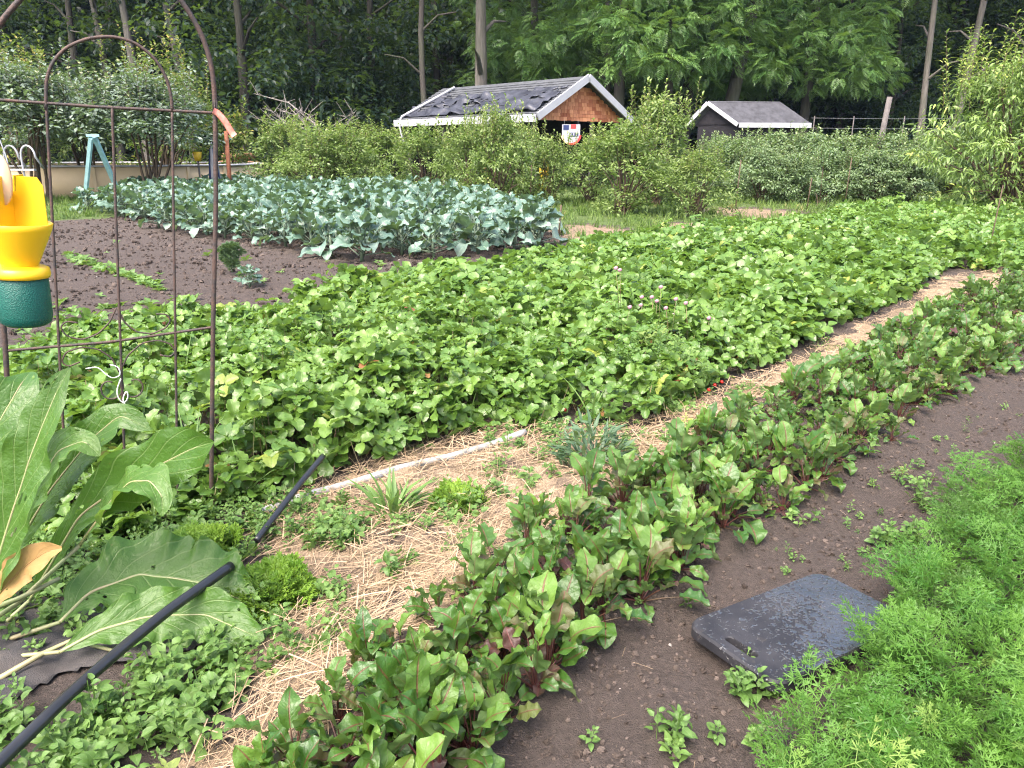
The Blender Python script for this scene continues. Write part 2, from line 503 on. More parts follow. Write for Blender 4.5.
def xf(tm, az=0, pitch=0, roll=0, pos=(0, 0, 0), s=1):
    v, q, u = tm
    return v @ rots(az, pitch, roll).T * s + np.asarray(pos), q, u


obov = lambda t: max(.04, math.sin(PI * min(1, t ** .75 * 1.0)) ** .6 * (.75 + .35 * t)) if t < 1 else .18
oval = lambda t: max(.03, math.sin(PI * t) ** .75)
egg = lambda t: max(.04, math.sin(PI * t ** .62) ** .8)      # wide near the base
lance = lambda t: max(.03, math.sin(PI * t ** .7))
strap = lambda t: max(.05, min(1, (t * 3.2) ** .8) * min(1, ((1 - t) * 5) ** .5) * (.8 + .35 * math.sin(PI * t)))
folded = lambda t: max(.05, (.38 + .62 * min(1, max(0, (t - .35) / .25))) * min(1, (t * 5) ** .7) * min(1, ((1 - t) * 5) ** .5))


def trifoliate(n, m, big=1.0):
    out = []
    for a, k in ((0, 1.0), (1.75, .92), (-1.75, .92)):
        lf = leaf(n, m, .078 * k * big, .072 * k * big, obov, random.uniform(.05, .4), random.uniform(.2, 1.1), random.uniform(.2, .55), .05, 2, .085 if n > 5 else 0, 0, 0, random.uniform(0, 6))
        out.append(xf(lf, a + random.uniform(-.12, .12), 0, 0, (.006 * math.cos(a), .006 * math.sin(a), 0)))
    return merge(out)


def frond(pairs=6, sub=3, L=.2, curl=1.0, fine=1.0):
    """feathery twice-cut leaf: every leaflet is a little fork"""
    parts = []
    for t in np.linspace(.28, 1, pairs):
        px_ = L * (t - .18 * curl * t * t); pz = L * (.55 * t - .45 * curl * t * t)
        pl = L * .38 * math.sin(PI * (.15 + .76 * t)) * random.uniform(.8, 1.15) + .008
        for sgn in ((1, -1) if t < .99 else (0,)):
            aa = sgn * random.uniform(.75, 1.15); rise = random.uniform(-.25, .35)
            for k in range(1, sub + 1):
                f = k / sub
                bx = px_ + pl * f * math.cos(aa); by = pl * f * math.sin(aa); bz = pz + rise * pl * f
                for s2 in (1, -1) if k < sub else (.45, -.45):
                    l2 = pl * (.46 - .2 * f) * random.uniform(.75, 1.2) * fine + .004
                    for s3 in (-.55, 0, .55):
                        lf = leaf(3, 2, l2 * (1 if s3 == 0 else .75), .0042 * fine, lambda q: [.5, 1, .2][int(q * 2 + .1)], random.uniform(-.3, .6), random.uniform(.2, .8))
                        parts.append(xf(lf, aa + s2 * .8 + s3 + random.uniform(-.15, .15), 0, random.uniform(-.7, .7), (bx, by, bz)))
            w = leaf(2, 2, pl, .0022, lambda q: 1, rise, .0)
            parts.append(xf(w, aa, 0, 0, (px_, 0, pz)))
    n = 6; V = []; U = []
    for i in range(n):
        t = i / (n - 1); V += [(L * (t - .18 * curl * t * t), s * .0016, L * (.55 * t - .45 * curl * t * t)) for s in (-1, 1)]; U += [(t, 0), (t, 1)]
    parts.append((np.array(V), np.array([(2 * i, 2 * i + 2, 2 * i + 3, 2 * i + 1) for i in range(n - 1)]), np.array(U)))
    return merge(parts)


def ground_z(x, y):
    x = np.asarray(x, float); y = np.asarray(y, float)
    near = np.clip(1 - (np.hypot(x, y) - 12) / 10, 0.15, 1)
    z = (fbm(x * .9, y * .9, 3, 3) - .5) * .05 + (fbm(x * 7, y * 7, 5, 4) - .5) * .06 * near + (fbm(x * 13, y * 13, 15, 2) - .5) * .028 * near
    b = edge_dist(x, y, BEET)
    z = z + .05 * np.clip((b + .12) / .3, 0, 1)
    c = edge_dist(x, y, CARROT)
    z = z + .04 * np.clip((c + .1) / .3, 0, 1)
    return z


BEET = np.array([P(*p) for p in [(60, 900), (230, 735), (330, 660), (440, 580), (620, 478), (730, 415), (850, 352), (960, 293), (1080, 250), (1130, 330), (1024, 385), (900, 455), (780, 545), (600, 655), (500, 768), (440, 900)]])
CARROT = np.array([P(*p) for p in [(1150, 400), (1024, 470), (965, 505), (915, 570), (878, 640), (790, 768), (750, 860), (1300, 900)]])
SB = np.array([P(*p) for p in [(-250, 620), (-60, 560), (120, 545), (290, 497), (400, 462), (500, 430), (650, 428), (720, 388), (785, 358), (850, 325), (905, 299), (955, 268)]]
              + [P(*p, .2) for p in [(1030, 262), (1250, 232), (1150, 208), (1000, 205), (860, 205), (760, 222), (640, 232), (560, 250), (450, 268), (310, 285), (240, 318), (60, 330), (-60, 355), (-300, 420)]])
PATH = np.array([P(*p) for p in [(180, 790), (235, 720), (285, 640), (250, 560), (262, 520), (290, 497), (400, 455), (500, 428), (630, 432), (715, 397), (785, 366), (850, 333), (905, 306), (945, 278), (1000, 268), (1010, 288), (960, 300), (850, 358), (730, 422), (620, 490), (480, 590), (380, 670), (330, 720), (270, 800)]])
BRAS = np.array([P(*p) for p in [(84, 213), (190, 238), (330, 262), (430, 262), (566, 249), (548, 228), (400, 205), (280, 191), (150, 192)]])
LAWN = np.array([P(*p) for p in [(-400, 225), (60, 222), (120, 217), (150, 196), (290, 192), (400, 204), (548, 226), (580, 246), (760, 226), (880, 206), (1000, 205), (1200, 215), (1500, 220)]] + [np.array((60, 44, 0)), np.array((-60, 44, 0))])
WEEDS = np.array([P(*p) for p in [(-120, 740), (0, 715), (60, 705), (130, 665), (215, 655), (262, 655), (255, 690), (215, 735), (185, 800), (-150, 880)]])


# ------------------------------------------------------------------ ground
def build_ground():
    xs = np.r_[-np.geomspace(400, 4.2, 40), np.arange(-4, 6.5, .035), np.geomspace(6.6, 400, 46)]
    ys = np.r_[np.linspace(-60, .6, 14), np.arange(.8, 9, .035), np.geomspace(9.04, 48, 70), np.geomspace(52, 500, 12)]
    X, Y = np.meshgrid(xs, ys)
    Z = ground_z(X, Y)
    lw = np.clip(.5 + edge_dist(X, Y, LAWN) * .8, 0, 1)
    st = np.zeros_like(X)
    for (a, b, r) in ((592, 232, 1.2), (755, 213, 1.6), (680, 226, .7)):
        c = P(a, b); st = np.maximum(st, np.clip(1.15 - np.hypot((X - c[0]), (Y - c[1]) * .6) / r, 0, 1))
    lw = np.where(st > .3, 0, lw)
    n, m = X.shape
    i = np.arange(n * m).reshape(n, m)
    q = np.stack([i[:-1, :-1], i[:-1, 1:], i[1:, 1:], i[1:, :-1]], -1).reshape(-1, 4)
    g = Geo(); g.V.append(np.stack([X, Y, Z], -1).reshape(-1, 3)); g.U.append(np.stack([st.ravel(), st.ravel()], -1)); g.A.append(lw.ravel())
    g.F4.append(q); g.M4.append(np.zeros(len(q))); g.n = n * m
    tag(g.build('ground', M['soil']), kind='structure', label='dark crumbly garden soil with weedy lawn beyond the beds')
    # straw path
    xs = np.arange(-1.6, 7.5, .04); ys = np.arange(1.3, 11.5, .04)
    X, Y = np.meshgrid(xs, ys)
    d = edge_dist(X, Y, PATH) + (fbm(X * 4, Y * 4, 9, 3) - .5) * .35
    Z = ground_z(X, Y) + np.clip(d * .1, -.05, .016) + (fbm(X * 12, Y * 12, 2) - .5) * .012
    n, m = X.shape; i = np.arange(n * m).reshape(n, m)
    q = np.stack([i[:-1, :-1], i[:-1, 1:], i[1:, 1:], i[1:, :-1]], -1).reshape(-1, 4)
    keep = (d.ravel()[q] > -.06).all(1)
    q = q[keep]
    used = np.unique(q); mp = np.zeros(n * m, int); mp[used] = np.arange(len(used))
    g = Geo(); g.V.append(np.stack([X, Y, Z], -1).reshape(-1, 3)[used]); g.U.append(np.zeros((len(used), 2))); g.A.append(np.zeros(len(used)))
    g.F4.append(mp[q]); g.M4.append(np.zeros(len(q)))
    tag(g.build('straw_path', M['trodden']), kind='structure', label='trodden straw path between strawberries and beets')


build_ground()


def hill_z(x, y):
    s = np.clip((np.asarray(y, float) - 50) / 60, 0, 1)
    return -.3 + 34 * s ** 1.15 + (fbm(np.asarray(x) * .05, np.asarray(y) * .05, 21) - .5) * 3 * s


def build_hill():
    X, Y = np.meshgrid(np.linspace(-140, 140, 80), np.r_[np.linspace(46, 120, 40), 160])
    Z = hill_z(X, Y)
    n, m = X.shape; i = np.arange(n * m).reshape(n, m)
    q = np.stack([i[:-1, :-1], i[:-1, 1:], i[1:, 1:], i[1:, :-1]], -1).reshape(-1, 4)
    g = Geo(); g.add(np.stack([X, Y, Z], -1).reshape(-1, 3), q)
    tag(g.build('hill', M['hill']), kind='structure', label='wooded hillside rising behind the garden')


build_hill()


def pts_in(poly, density, near=None):
    """random ground points inside a polygon, density per square metre"""
    lo = poly[:, :2].min(0); hi = poly[:, :2].max(0)
    n = int((hi[0] - lo[0]) * (hi[1] - lo[1]) * density)
    x = rng.uniform(lo[0], hi[0], n); y = rng.uniform(lo[1], hi[1], n)
    k = inside(x, y, poly)
    return x[k], y[k]


def in_view(x, y, z=0., mar=90):
    a, b = proj(np.stack([x, y, np.zeros_like(x) + z], -1))
    return (y > .6) & (a > -mar) & (a < 1024 + mar) & (b < 768 + mar * 2)


# ------------------------------------------------------------------ straw pieces
def build_straw():
    x, y = pts_in(PATH, 3600)
    d = edge_dist(x, y, PATH)
    dist = np.hypot(x, y)
    k = (rng.random(len(x)) < np.clip(6.5 / dist ** 1.4, .1, 1)) & in_view(x, y) & (fbm(x * 3.5, y * 3.5, 40) < .66 + .2 * rng.random(len(x)))
    c0 = P(545, 488); k &= (np.hypot(x - c0[0], y - c0[1]) > .26) | (rng.random(len(x)) < .25)
    x, y = x[k], y[k]; n = len(x)
    print('straw', n)
    g = Geo()
    tm = [leaf(4, 3, .12, w, lambda t: 1, p, 2 * p, .5) for w, p in ((.002, .05), (.0027, .1), (.0033, .16), (.0018, .22))]
    which = rng.integers(0, 4, n)
    z = ground_z(x, y) + .017 + rng.random(n) ** 2 * .022
    az = rng.normal(.75, .75, n) + (rng.random(n) < .35) * rng.uniform(0, 6.28, n)
    Rm = rots(az, rng.normal(0, .12, n), rng.uniform(-.6, .6, n))
    s = rng.uniform(.3, 1.35, n); rd = rng.random(n)
    for i in range(4):
        w = which == i
        g.scatter(tm[i], np.stack([x, y, z], -1)[w], Rm[w], s[w], rd[w])
    # stray pieces over bare soil
    x = rng.uniform(-2, 5, 900); y = rng.uniform(1.4, 8, 900)
    z = ground_z(x, y) + .008
    g.scatter(tm[0], np.stack([x, y, z], -1), rots(rng.uniform(0, 6.28, 900), rng.normal(0, .08, 900), 0.), rng.uniform(.15, .6, 900), rng.random(900))
    tag(g.build('straw', M['straw'], smooth=False), 'loose dry straw strewn over the garden path', 'straw', kind='stuff')


build_straw()


def lump(seed):
    r = np.random.default_rng(seed)
    V = [(0, 0, 1)]; n = 6
    for a in (.7, 1.5, 2.4):
        for k in range(n):
            t = 2 * PI * k / n + a; V.append((math.sin(a) * math.cos(t), math.sin(a) * math.sin(t), math.cos(a)))
    V.append((0, 0, -1)); V = np.array(V) * r.uniform(.7, 1.15, (len(V), 1)) * np.array((1, .85, .65))
    Fc = [(0, 1 + k, 1 + (k + 1) % n) for k in range(n)] + [(19, 13 + (k + 1) % n, 13 + k) for k in range(n)]
    for rr in range(2):
        for k in range(n):
            a, b = 1 + rr * n + k, 1 + rr * n + (k + 1) % n
            Fc += [(a, a + n, b + n), (a, b + n, b)]
    return V, np.array(Fc), np.zeros((len(V), 2))


def build_clods():
    g = Geo()
    x = np.r_[rng.uniform(-6, 7, 42000), rng.uniform(-.8, 4, 60000)]; y = np.r_[rng.uniform(1.3, 13, 42000), rng.uniform(1.3, 5.5, 60000)]
    k = in_view(x, y) & (edge_dist(x, y, PATH) < .1) & (edge_dist(x, y, SB) < .1) & (rng.random(len(x)) < np.clip(3 / np.hypot(x, y), .3, 1))
    x, y = x[k], y[k]; n = len(x)
    s = .0018 + .013 * rng.random(n) ** 7 + .004 * (np.hypot(x, y) > 6)
    x2 = rng.uniform(-10, 1, 9000); y2 = rng.uniform(6, 19, 9000)
    k = in_view(x2, y2) & (edge_dist(x2, y2, SB) < 0) & (edge_dist(x2, y2, LAWN) < 0)
    x2, y2 = x2[k], y2[k]
    x = np.r_[x, x2]; y = np.r_[y, y2]; s = np.r_[s, .012 + .035 * rng.random(len(x2)) ** 3]; n = len(x)
    z = ground_z(x, y) + s * .15
    L = [lump(i) for i in range(4)]; w = rng.integers(0, 4, n)
    mt = (rng.random(n) < .008).astype(int)
    for i in range(4):
        for mm in (0, 1):
            q = (w == i) & (mt == mm)
            g.scatter(L[i], np.stack([x, y, z], -1)[q], rots(rng.uniform(0, 6.28, q.sum()), rng.normal(0, .5, q.sum()), rng.normal(0, .5, q.sum())), s[q], rng.random(q.sum()), mm)
    tag(g.build('soil_crumbs', [M['clod'], M['stone']], smooth=False), 'loose soil crumbs and small pale stones on bare ground', 'soil', kind='stuff')


build_clods()


# ------------------------------------------------------------------ strawberries
def build_strawberries():
    near = [trifoliate(9, 5) for _ in range(7)]; far = [trifoliate(4, 3, 1.25) for _ in range(6)]
    x, y = pts_in(SB, 640)
    d = edge_dist(x, y, SB) + (fbm(x * 3, y * 3, 31) - .5) * .3 + .05
    dist = np.hypot(x, y)
    dens = np.clip(1.05 - (dist - 3) * .075, .33, 1)
    k = (d > 0) & in_view(x, y, .2, 60) & (rng.random(len(x)) < dens * np.clip(.7 + d * 1.6, 0, 1))
    # patchy far-left corner near the tilled ground
    px_, py_ = proj(np.stack([x, y, x * 0], -1))
    thin = np.clip((px_ - 40) / 260, 0, 1) + np.clip((py_ - 345) / 60, 0, 1)
    k &= rng.random(len(x)) < np.clip(.3 + thin, 0, 1) * np.where(fbm(x * 2.1, y * 2.1, 77) < .36, .45, 1)
    x, y, d, dist = x[k], y[k], d[k], dist[k]; n = len(x)
    print('strawberry leaves', n)
    mound = fbm(x * 2.6, y * 2.6, 55, 2)
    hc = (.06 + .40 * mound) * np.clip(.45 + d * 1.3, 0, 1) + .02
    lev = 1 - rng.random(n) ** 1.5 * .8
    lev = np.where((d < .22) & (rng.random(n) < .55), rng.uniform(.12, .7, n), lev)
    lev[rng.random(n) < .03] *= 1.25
    z = ground_z(x, y) + hc * lev
    # leaves lean away from local plant centres: use noise gradient
    e = .05
    gx = fbm((x + e) * 2.6, y * 2.6, 55, 2) - mound; gy = fbm(x * 2.6, (y + e) * 2.6, 55, 2) - mound
    az = np.arctan2(-gy, -gx) + rng.normal(0, .9, n)
    pit = rng.normal(-.12, .48, n) - (1 - lev) * .3
    Rm = rots(az, pit, rng.normal(0, .45, n))
    s = rng.uniform(.55, 1.16, n) * np.where(dist > 7, 1.12, 1)
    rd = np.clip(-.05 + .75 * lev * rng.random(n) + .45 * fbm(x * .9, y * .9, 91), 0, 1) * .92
    rd[rng.random(n) < .012] = .99
    old = rng.random(n) < .022
    rd[old] = 1.0; z[old] -= .03
    g = Geo(); pos = np.stack([x, y, z], -1)
    isn = dist < 6.2
    w = rng.integers(0, 7, n)
    for i in range(7):
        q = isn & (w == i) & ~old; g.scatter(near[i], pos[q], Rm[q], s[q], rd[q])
        q = isn & (w == i) & old; g.scatter(near[i], pos[q], Rm[q], s[q] * .8, rng.random(q.sum()), 3)
    w = rng.integers(0, 6, n)
    for i in range(6):
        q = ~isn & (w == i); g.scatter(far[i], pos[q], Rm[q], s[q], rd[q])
    # stalks for the nearer leaves
    q = np.where(isn & (rng.random(n) < .5))[0]
    st = leaf(4, 2, 1, .0035, lambda t: 1, 0, 0)
    base = pos[q].copy(); back = np.stack([np.cos(az[q]), np.sin(az[q])], -1)
    base[:, :2] -= back * (.05 + .05 * rng.random(len(q)))[:, None]; base[:, 2] = ground_z(base[:, 0], base[:, 1])
    dv = pos[q] - base; Ln = np.linalg.norm(dv, axis=1)
    Rs = rots(np.arctan2(dv[:, 1], dv[:, 0]), np.arcsin(dv[:, 2] / Ln), rng.uniform(0, 3, len(q)))
    V, Q, U = st
    W = np.einsum('nij,nkj->nki', Rs, V[None] * np.stack([Ln, np.ones_like(Ln), np.ones_like(Ln)], -1)[:, None, :]) + base[:, None, :]
    g.V.append(W.reshape(-1, 3)); g.U.append(np.tile(U, (len(q), 1))); g.A.append(np.full(len(q) * len(V), .5))
    FF = (Q[None] + (np.arange(len(q)) * len(V))[:, None, None] + g.n).reshape(-1, 4)
    g.F4.append(FF); g.M4.append(np.ones(len(FF))); g.n += len(q) * len(V)
    # a few ripe berries low along the front edge
    bl = lump(99)
    for (a, b) in ((715, 385), (709, 390), (722, 382), (305, 395), (312, 402), (282, 412), (508, 340), (706, 335), (565, 410), (120, 470), (535, 375)):
        c = P(a, b, .08); V = bl[0] * .016 + c; g.add(V, bl[1], bl[2], .5, 2)
    tag(g.build('strawberry_plants', [M['straw_leaf'], M['straw_stalk'], M['berry'], M['old_leaf']]), 'dense green strawberry bed covering the middle of the garden', 'strawberries', kind='stuff')


build_strawberries()


# ------------------------------------------------------------------ beets
spoon = lambda t: max(.05, math.sin(PI * min(1, .06 + .94 * t ** .95)) ** .72)


def beet_proto(seed):
    random.seed(seed)
    gl = Geo(); gs = Geo()
    nl = random.randint(15, 20)
    for i in range(nl):
        az = i * 2.4 + random.uniform(-.5, .5)
        k = i / nl                                   # inner leaves stand up
        tall = k < random.uniform(.25, .5)
        el = ((1.5 - .6 * k) if tall else (1.4 - .9 * k)) + random.uniform(-.35, .25)
        if random.random() < .12: el = .3
        pl = random.uniform(.08, .17) if tall else random.uniform(.03, .12)
        L = random.uniform(.08, .13) if tall else random.uniform(.04, .095); W = L * (random.uniform(.52, .76) if tall else random.uniform(.5, .8))
        if not tall and random.random() < .15: L *= 1.25; W *= 1.2
        pts = []; x = z = 0; a = el + .12
        for j in range(5):
            pts.append((.006 + x, 0, z)); x += math.cos(a) * pl / 4; z += math.sin(a) * pl / 4; a -= .06
        lf = leaf(11, 7, L, W, spoon, a, random.uniform(-.2, 1.9), random.uniform(.0, .5), random.uniform(.07, .17), random.uniform(1.6, 3.2), 0, 0, random.uniform(-.25, .25), random.uniform(0, 6))
        tw = random.uniform(-.9, .9)
        lf = xf(lf, 0, 0, 0, pts[-1])
        v = lf[0] - pts[-1]; ca, sa = math.cos(tw), math.sin(tw)
        ax = np.array((math.cos(a), 0, math.sin(a)))
        v = v * ca + np.cross(ax, v) * sa + np.outer(v @ ax, ax) * (1 - ca)
        lf = (v + pts[-1], lf[1], lf[2])
        Rz = rots(az, 0., 0.)
        rd = random.random() * .84 if random.random() > (.04 if tall else .5) else random.uniform(.86, 1)
        gl.add(lf[0] @ Rz.T, lf[1], lf[2], rd)
        gs.tube(np.array(pts) @ Rz.T, np.linspace(.0036, .002, 5), 5, cap=False)
    o = empty('beet_plant')
    gl.build('leaves', M['beet_leaf'], o)
    gs.build('stalks', M['beet_stalk'], o)
    return tag(o, 'beet plant with dark red stalks and wavy green leaves in the beet row', 'beet plant', 'beet plants in the diagonal row')


def build_beets():
    pl = Placer([beet_proto(100 + i) for i in range(12)])
    lo = np.array([P(*p)[:2] for p in [(440, 900), (520, 760), (600, 648), (700, 585), (780, 535), (900, 448), (1024, 378), (1130, 325)]])
    up = np.array([P(*p)[:2] for p in [(150, 900), (285, 745), (425, 618), (520, 550), (620, 482), (735, 415), (850, 352), (960, 293), (1080, 250)]])

    def walk(line, t):
        L = np.r_[0, np.cumsum(np.linalg.norm(np.diff(line, axis=0), axis=1))]
        s = t * L[-1]
        return np.array([np.interp(s, L, line[:, 0]), np.interp(s, L, line[:, 1])])
    p_near = lambda q: q[1] < 2.6
    cnt = 0
    N = 84
    for i in range(N):
        t = i / (N - 1)
        a, b = walk(lo, t), walk(up, t)
        w = np.linalg.norm(b - a)
        nr = 4 if w > .5 else 3
        for j in range(nr):
            f = (j + .5) / nr + random.uniform(-.07, .07)
            f = .05 + (.86 if p_near(a) else .8) * f
            p = a + (b - a) * f + np.array((random.uniform(-.05, .05), random.uniform(-.05, .05)))
            if p[1] < 1.2 or not in_view(np.array([p[0]]), np.array([p[1]]), .15, 60)[0]: continue
            if fbm(p[0] * 2, p[1] * 2, 61) < .14 or cnt >= 290: continue
            z = float(ground_z(p[0], p[1]))
            big = .5 + .55 * float(fbm(p[0] * 2.4, p[1] * 2.4, 71)) + random.uniform(-.18, .22)
            if j == 0 : big *= 1.08
            pl.put(cnt % 12, (p[0], p[1], z), random.uniform(0, 6.28), big)
            cnt += 1
    print('beets', cnt)


build_beets()


# ------------------------------------------------------------------ carrots
def build_carrots():
    fr = [frond(6, 3, random.uniform(.17, .22), random.uniform(.6, 1.4)) for _ in range(8)]
    x, y = pts_in(CARROT, 720)
    dist = np.hypot(x, y)
    d = edge_dist(x, y, CARROT) + (fbm(x * 4, y * 4, 81) - .5) * .25
    k = (d > 0) & in_view(x, y, .2, 120) & (rng.random(len(x)) < np.clip(2.5 / dist, .25, 1))
    x, y = x[k], y[k]; n = len(x)
    print('carrot fronds', n)
    h = rng.uniform(.0, .13, n) * (.6 + .8 * fbm(x * 3, y * 3, 83))
    z = ground_z(x, y) + h
    az = rng.uniform(0, 6.28, n)
    Rm = rots(az, rng.normal(.35, .38, n), rng.normal(0, .5, n))
    s = rng.uniform(.45, .9, n); rd = np.clip(rng.normal(.45, .25, n) + .5 * (fbm(x * 2.2, y * 2.2, 85) - .5), 0, 1)
    g = Geo(); w = rng.integers(0, 8, n); pos = np.stack([x, y, z], -1)
    for i in range(8):
        q = w == i; g.scatter(fr[i], pos[q], Rm[q], s[q], rd[q])
    tag(g.build('carrot_foliage', M['carrot']), 'feathery bright green carrot tops filling the right corner', 'carrot tops', kind='stuff')


build_carrots()


# ------------------------------------------------------------------ weeds
def weed_tm(n=4, m=3):
    """a little upright seedling of oval leaves"""
    out = []; N = random.randint(9, 15); hh = random.uniform(.06, .12); wd = random.uniform(.5, .75)
    for i in range(N):
        a = i * 2.4 + random.uniform(-.4, .4); k = i / N; L = .042 * (1.2 - .6 * k) * random.uniform(.6, 1.15)
        lf = leaf(n, m, L, L * wd, egg, .5, random.uniform(.3, 1.6), random.uniform(.05, .5), .06, 1.5, 0, 0, random.uniform(-.2, .2))
        out.append(xf(lf, a, random.uniform(-.4, .5), random.uniform(-.5, .5), (.012 * math.cos(a), .012 * math.sin(a), .02 + hh * k)))
    out.append(xf(leaf(4, 2, hh + .02, .003, lambda t: 1, 0, 0), 0, PI / 2 - .05))
    return merge(out)


def scatter_plants(name, tms, x, y, sc, mat, label, cat, dz=0., tilt=.25):
    n = len(x); g = Geo(); w = rng.integers(0, len(tms), n); s = rng.uniform(*sc, n)
    pos = np.stack([x, y, ground_z(x, y) + dz], -1); Rm = rots(rng.uniform(0, 6.28, n), rng.normal(0, tilt, n), rng.normal(0, tilt, n))
    rd = np.clip(rng.normal(.45, .25, n), 0, 1)
    for i in range(len(tms)):
        q = w == i; g.scatter(tms[i], pos[q], Rm[q], s[q], rd[q])
    return tag(g.build(name, mat), label, cat, kind='stuff')


def clear(x, y):
    """off the pipe"""
    a, b = P(-60, 830)[:2], P(231, 580)[:2]
    ab = b - a; t = np.clip(((x - a[0]) * ab[0] + (y - a[1]) * ab[1]) / (ab @ ab), 0, 1)
    return np.hypot(x - a[0] - t * ab[0], y - a[1] - t * ab[1]) > .055


def build_weeds():
    tms = [weed_tm(5, 3) for _ in range(6)]
    x, y = pts_in(WEEDS, 130)
    k = in_view(x, y, 0.1, 100) & (fbm(x * 5, y * 5, 14) > .36); x, y = x[k], y[k]
    X, Y = [x], [y]

    def blob(a, b, r, n):
        c = P(a, b); X.append(c[0] + rng.normal(0, r, n)); Y.append(c[1] + rng.normal(0, r, n))
    # under and round the trellis, beside the path
    for a, b, r, n in ((60, 560, .22, 90), (150, 535, .2, 70), (215, 505, .14, 60), (250, 520, .1, 40), (120, 520, .2, 60), (240, 545, .1, 40), (190, 590, .12, 40), (300, 545, .05, 12), (250, 625, .07, 30), (40, 610, .2, 60), (20, 610, .15, 50), (120, 590, .12, 30), (330, 530, .10, 26), (300, 520, .07, 16), (480, 500, .1, 16),
                       (670, 410, .1, 22), (620, 450, .1, 16), (700, 440, .06, 10), (275, 660, .06, 14), (250, 600, .05, 10), (420, 525, .08, 12), (540, 455, .12, 12), (345, 640, .05, 9), (470, 555, .05, 9), (450, 520, .07, 14), (400, 570, .04, 6), (520, 470, .1, 16), (560, 440, .1, 18), (640, 440, .1, 18), (330, 600, .04, 8), (500, 445, .06, 10), (690, 405, .06, 10), (740, 395, .08, 12), (830, 350, .1, 12),
                       (745, 690, .03, 8), (700, 748, .06, 6), (660, 745, .03, 2), (585, 745, .02, 1), (545, 650, .04, 4), (930, 500, .1, 14),
                       (890, 480, .08, 8), (900, 545, .08, 14), (660, 600, .05, 5), (800, 525, .04, 3)):
        blob(a, b, r, n)
    xs, ys = pts_in(SB, 5); k = in_view(xs, ys) & (np.hypot(xs, ys) < 9); xs, ys = xs[k], ys[k]
    gr = [merge([xf(leaf(6, 3, random.uniform(.25, .5), .011, lance, random.uniform(1.0, 1.4), random.uniform(.3, 1.3), .3), random.uniform(0, 6.28)) for _ in range(7)]) for _ in range(4)]
    scatter_plants('weeds', gr, xs, ys, (.6, 1.15), M['weed'], 'thin grass blades standing up through the strawberry bed', 'weeds', tilt=.12)
    strip = np.array([P(*p) for p in [(520, 768), (610, 665), (790, 545), (905, 460), (1040, 385), (1040, 455), (960, 510), (905, 575), (800, 572), (690, 625), (770, 700), (780, 768)]])
    xs, ys = pts_in(strip, 95); k = fbm(xs * 4, ys * 4, 29) > .45; xs, ys = xs[k], ys[k]
    scatter_plants('weeds', tms, xs, ys, (.14, .5), M['weed'], 'tiny weed seedlings on bare soil between beets and carrots', 'weeds')
    x = np.concatenate(X); y = np.concatenate(Y); k = clear(x, y); x, y = x[k], y[k]
    print('weeds', len(x))
    xs, ys = pts_in(WEEDS, 330); k = in_view(xs, ys, .1, 100) & (fbm(xs * 4, ys * 4, 19) > .38) & clear(xs, ys); xs, ys = xs[k], ys[k]
    scatter_plants('weeds', tms, xs, ys, (.7, 1.35), M['weed'], 'pale green oval-leaved weeds massed in the near left corner', 'weeds')
    scatter_plants('weeds', tms, x, y, (.35, 1.05), M['weed'], 'small oval-leaved weed seedlings round the path and beds', 'weeds')
    # sparse seedlings in the tilled soil far left and a thin row
    far = [merge([xf(leaf(3, 3, .14, .08, egg, .5, 1., .2), a * 1.3, random.uniform(-.2, .3)) for a in range(5)]) for _ in range(3)]
    X, Y = [], []
    for t in np.linspace(0, 1, 130):
        p = P(70 + 92 * t + random.uniform(-6, 6), 257 + 33 * t + random.uniform(-3, 3)); X.append(p[0]); Y.append(p[1])
    for _ in range(50):
        p = P(random.uniform(-10, 420), random.uniform(238, 335)); X.append(p[0]); Y.append(p[1])
    for _ in range(150):
        p = P(random.uniform(20, 300), random.uniform(300, 360)); X.append(p[0]); Y.append(p[1])
    x = np.array(X); y = np.array(Y); k = (edge_dist(x, y, BRAS) < 0); x, y = x[k], y[k]
    scatter_plants('seedlings', far, x, y, (.35, .9), M['weed'], 'thin row of green seedlings in the tilled brown soil', 'seedlings')


build_weeds()


# ------------------------------------------------------------------ lawn
def build_grass():
    bl = [merge([xf(leaf(3, 2, random.uniform(.1, .22), .016, lambda t: [1, .8, .1][int(t * 2 + .1)], 1.3, random.uniform(.3, 1.2)), random.uniform(0, 6.28), 0, 0, (random.uniform(-.08, .08), random.uniform(-.08, .08), 0)) for _ in range(14)]) for _ in range(4)]
    x = rng.uniform(-34, 34, 42000); y = rng.uniform(11, 44, 42000)
    k = (edge_dist(x, y, LAWN) + (fbm(x * .9, y * .9, 15) - .5) * 1.5 > 0) & in_view(x, y, 0, 40) & (edge_dist(x, y, BRAS) < .2) & (edge_dist(x, y, SB) < .1) & (fbm(x * .6, y * .6, 8) > .32)
    for (a, b, r) in ((592, 232, 1.2), (755, 213, 1.6), (680, 226, .7)):
        c = P(a, b); k &= np.hypot(x - c[0], (y - c[1]) * .6) > r * rng.uniform(.0, 1.1, len(x)) ** .7
    x, y = x[k], y[k]
    scatter_plants('grass', bl, x, y, (.4, 1.25), M['grass'], 'rough lawn grass beyond the vegetable beds', 'grass')


build_grass()


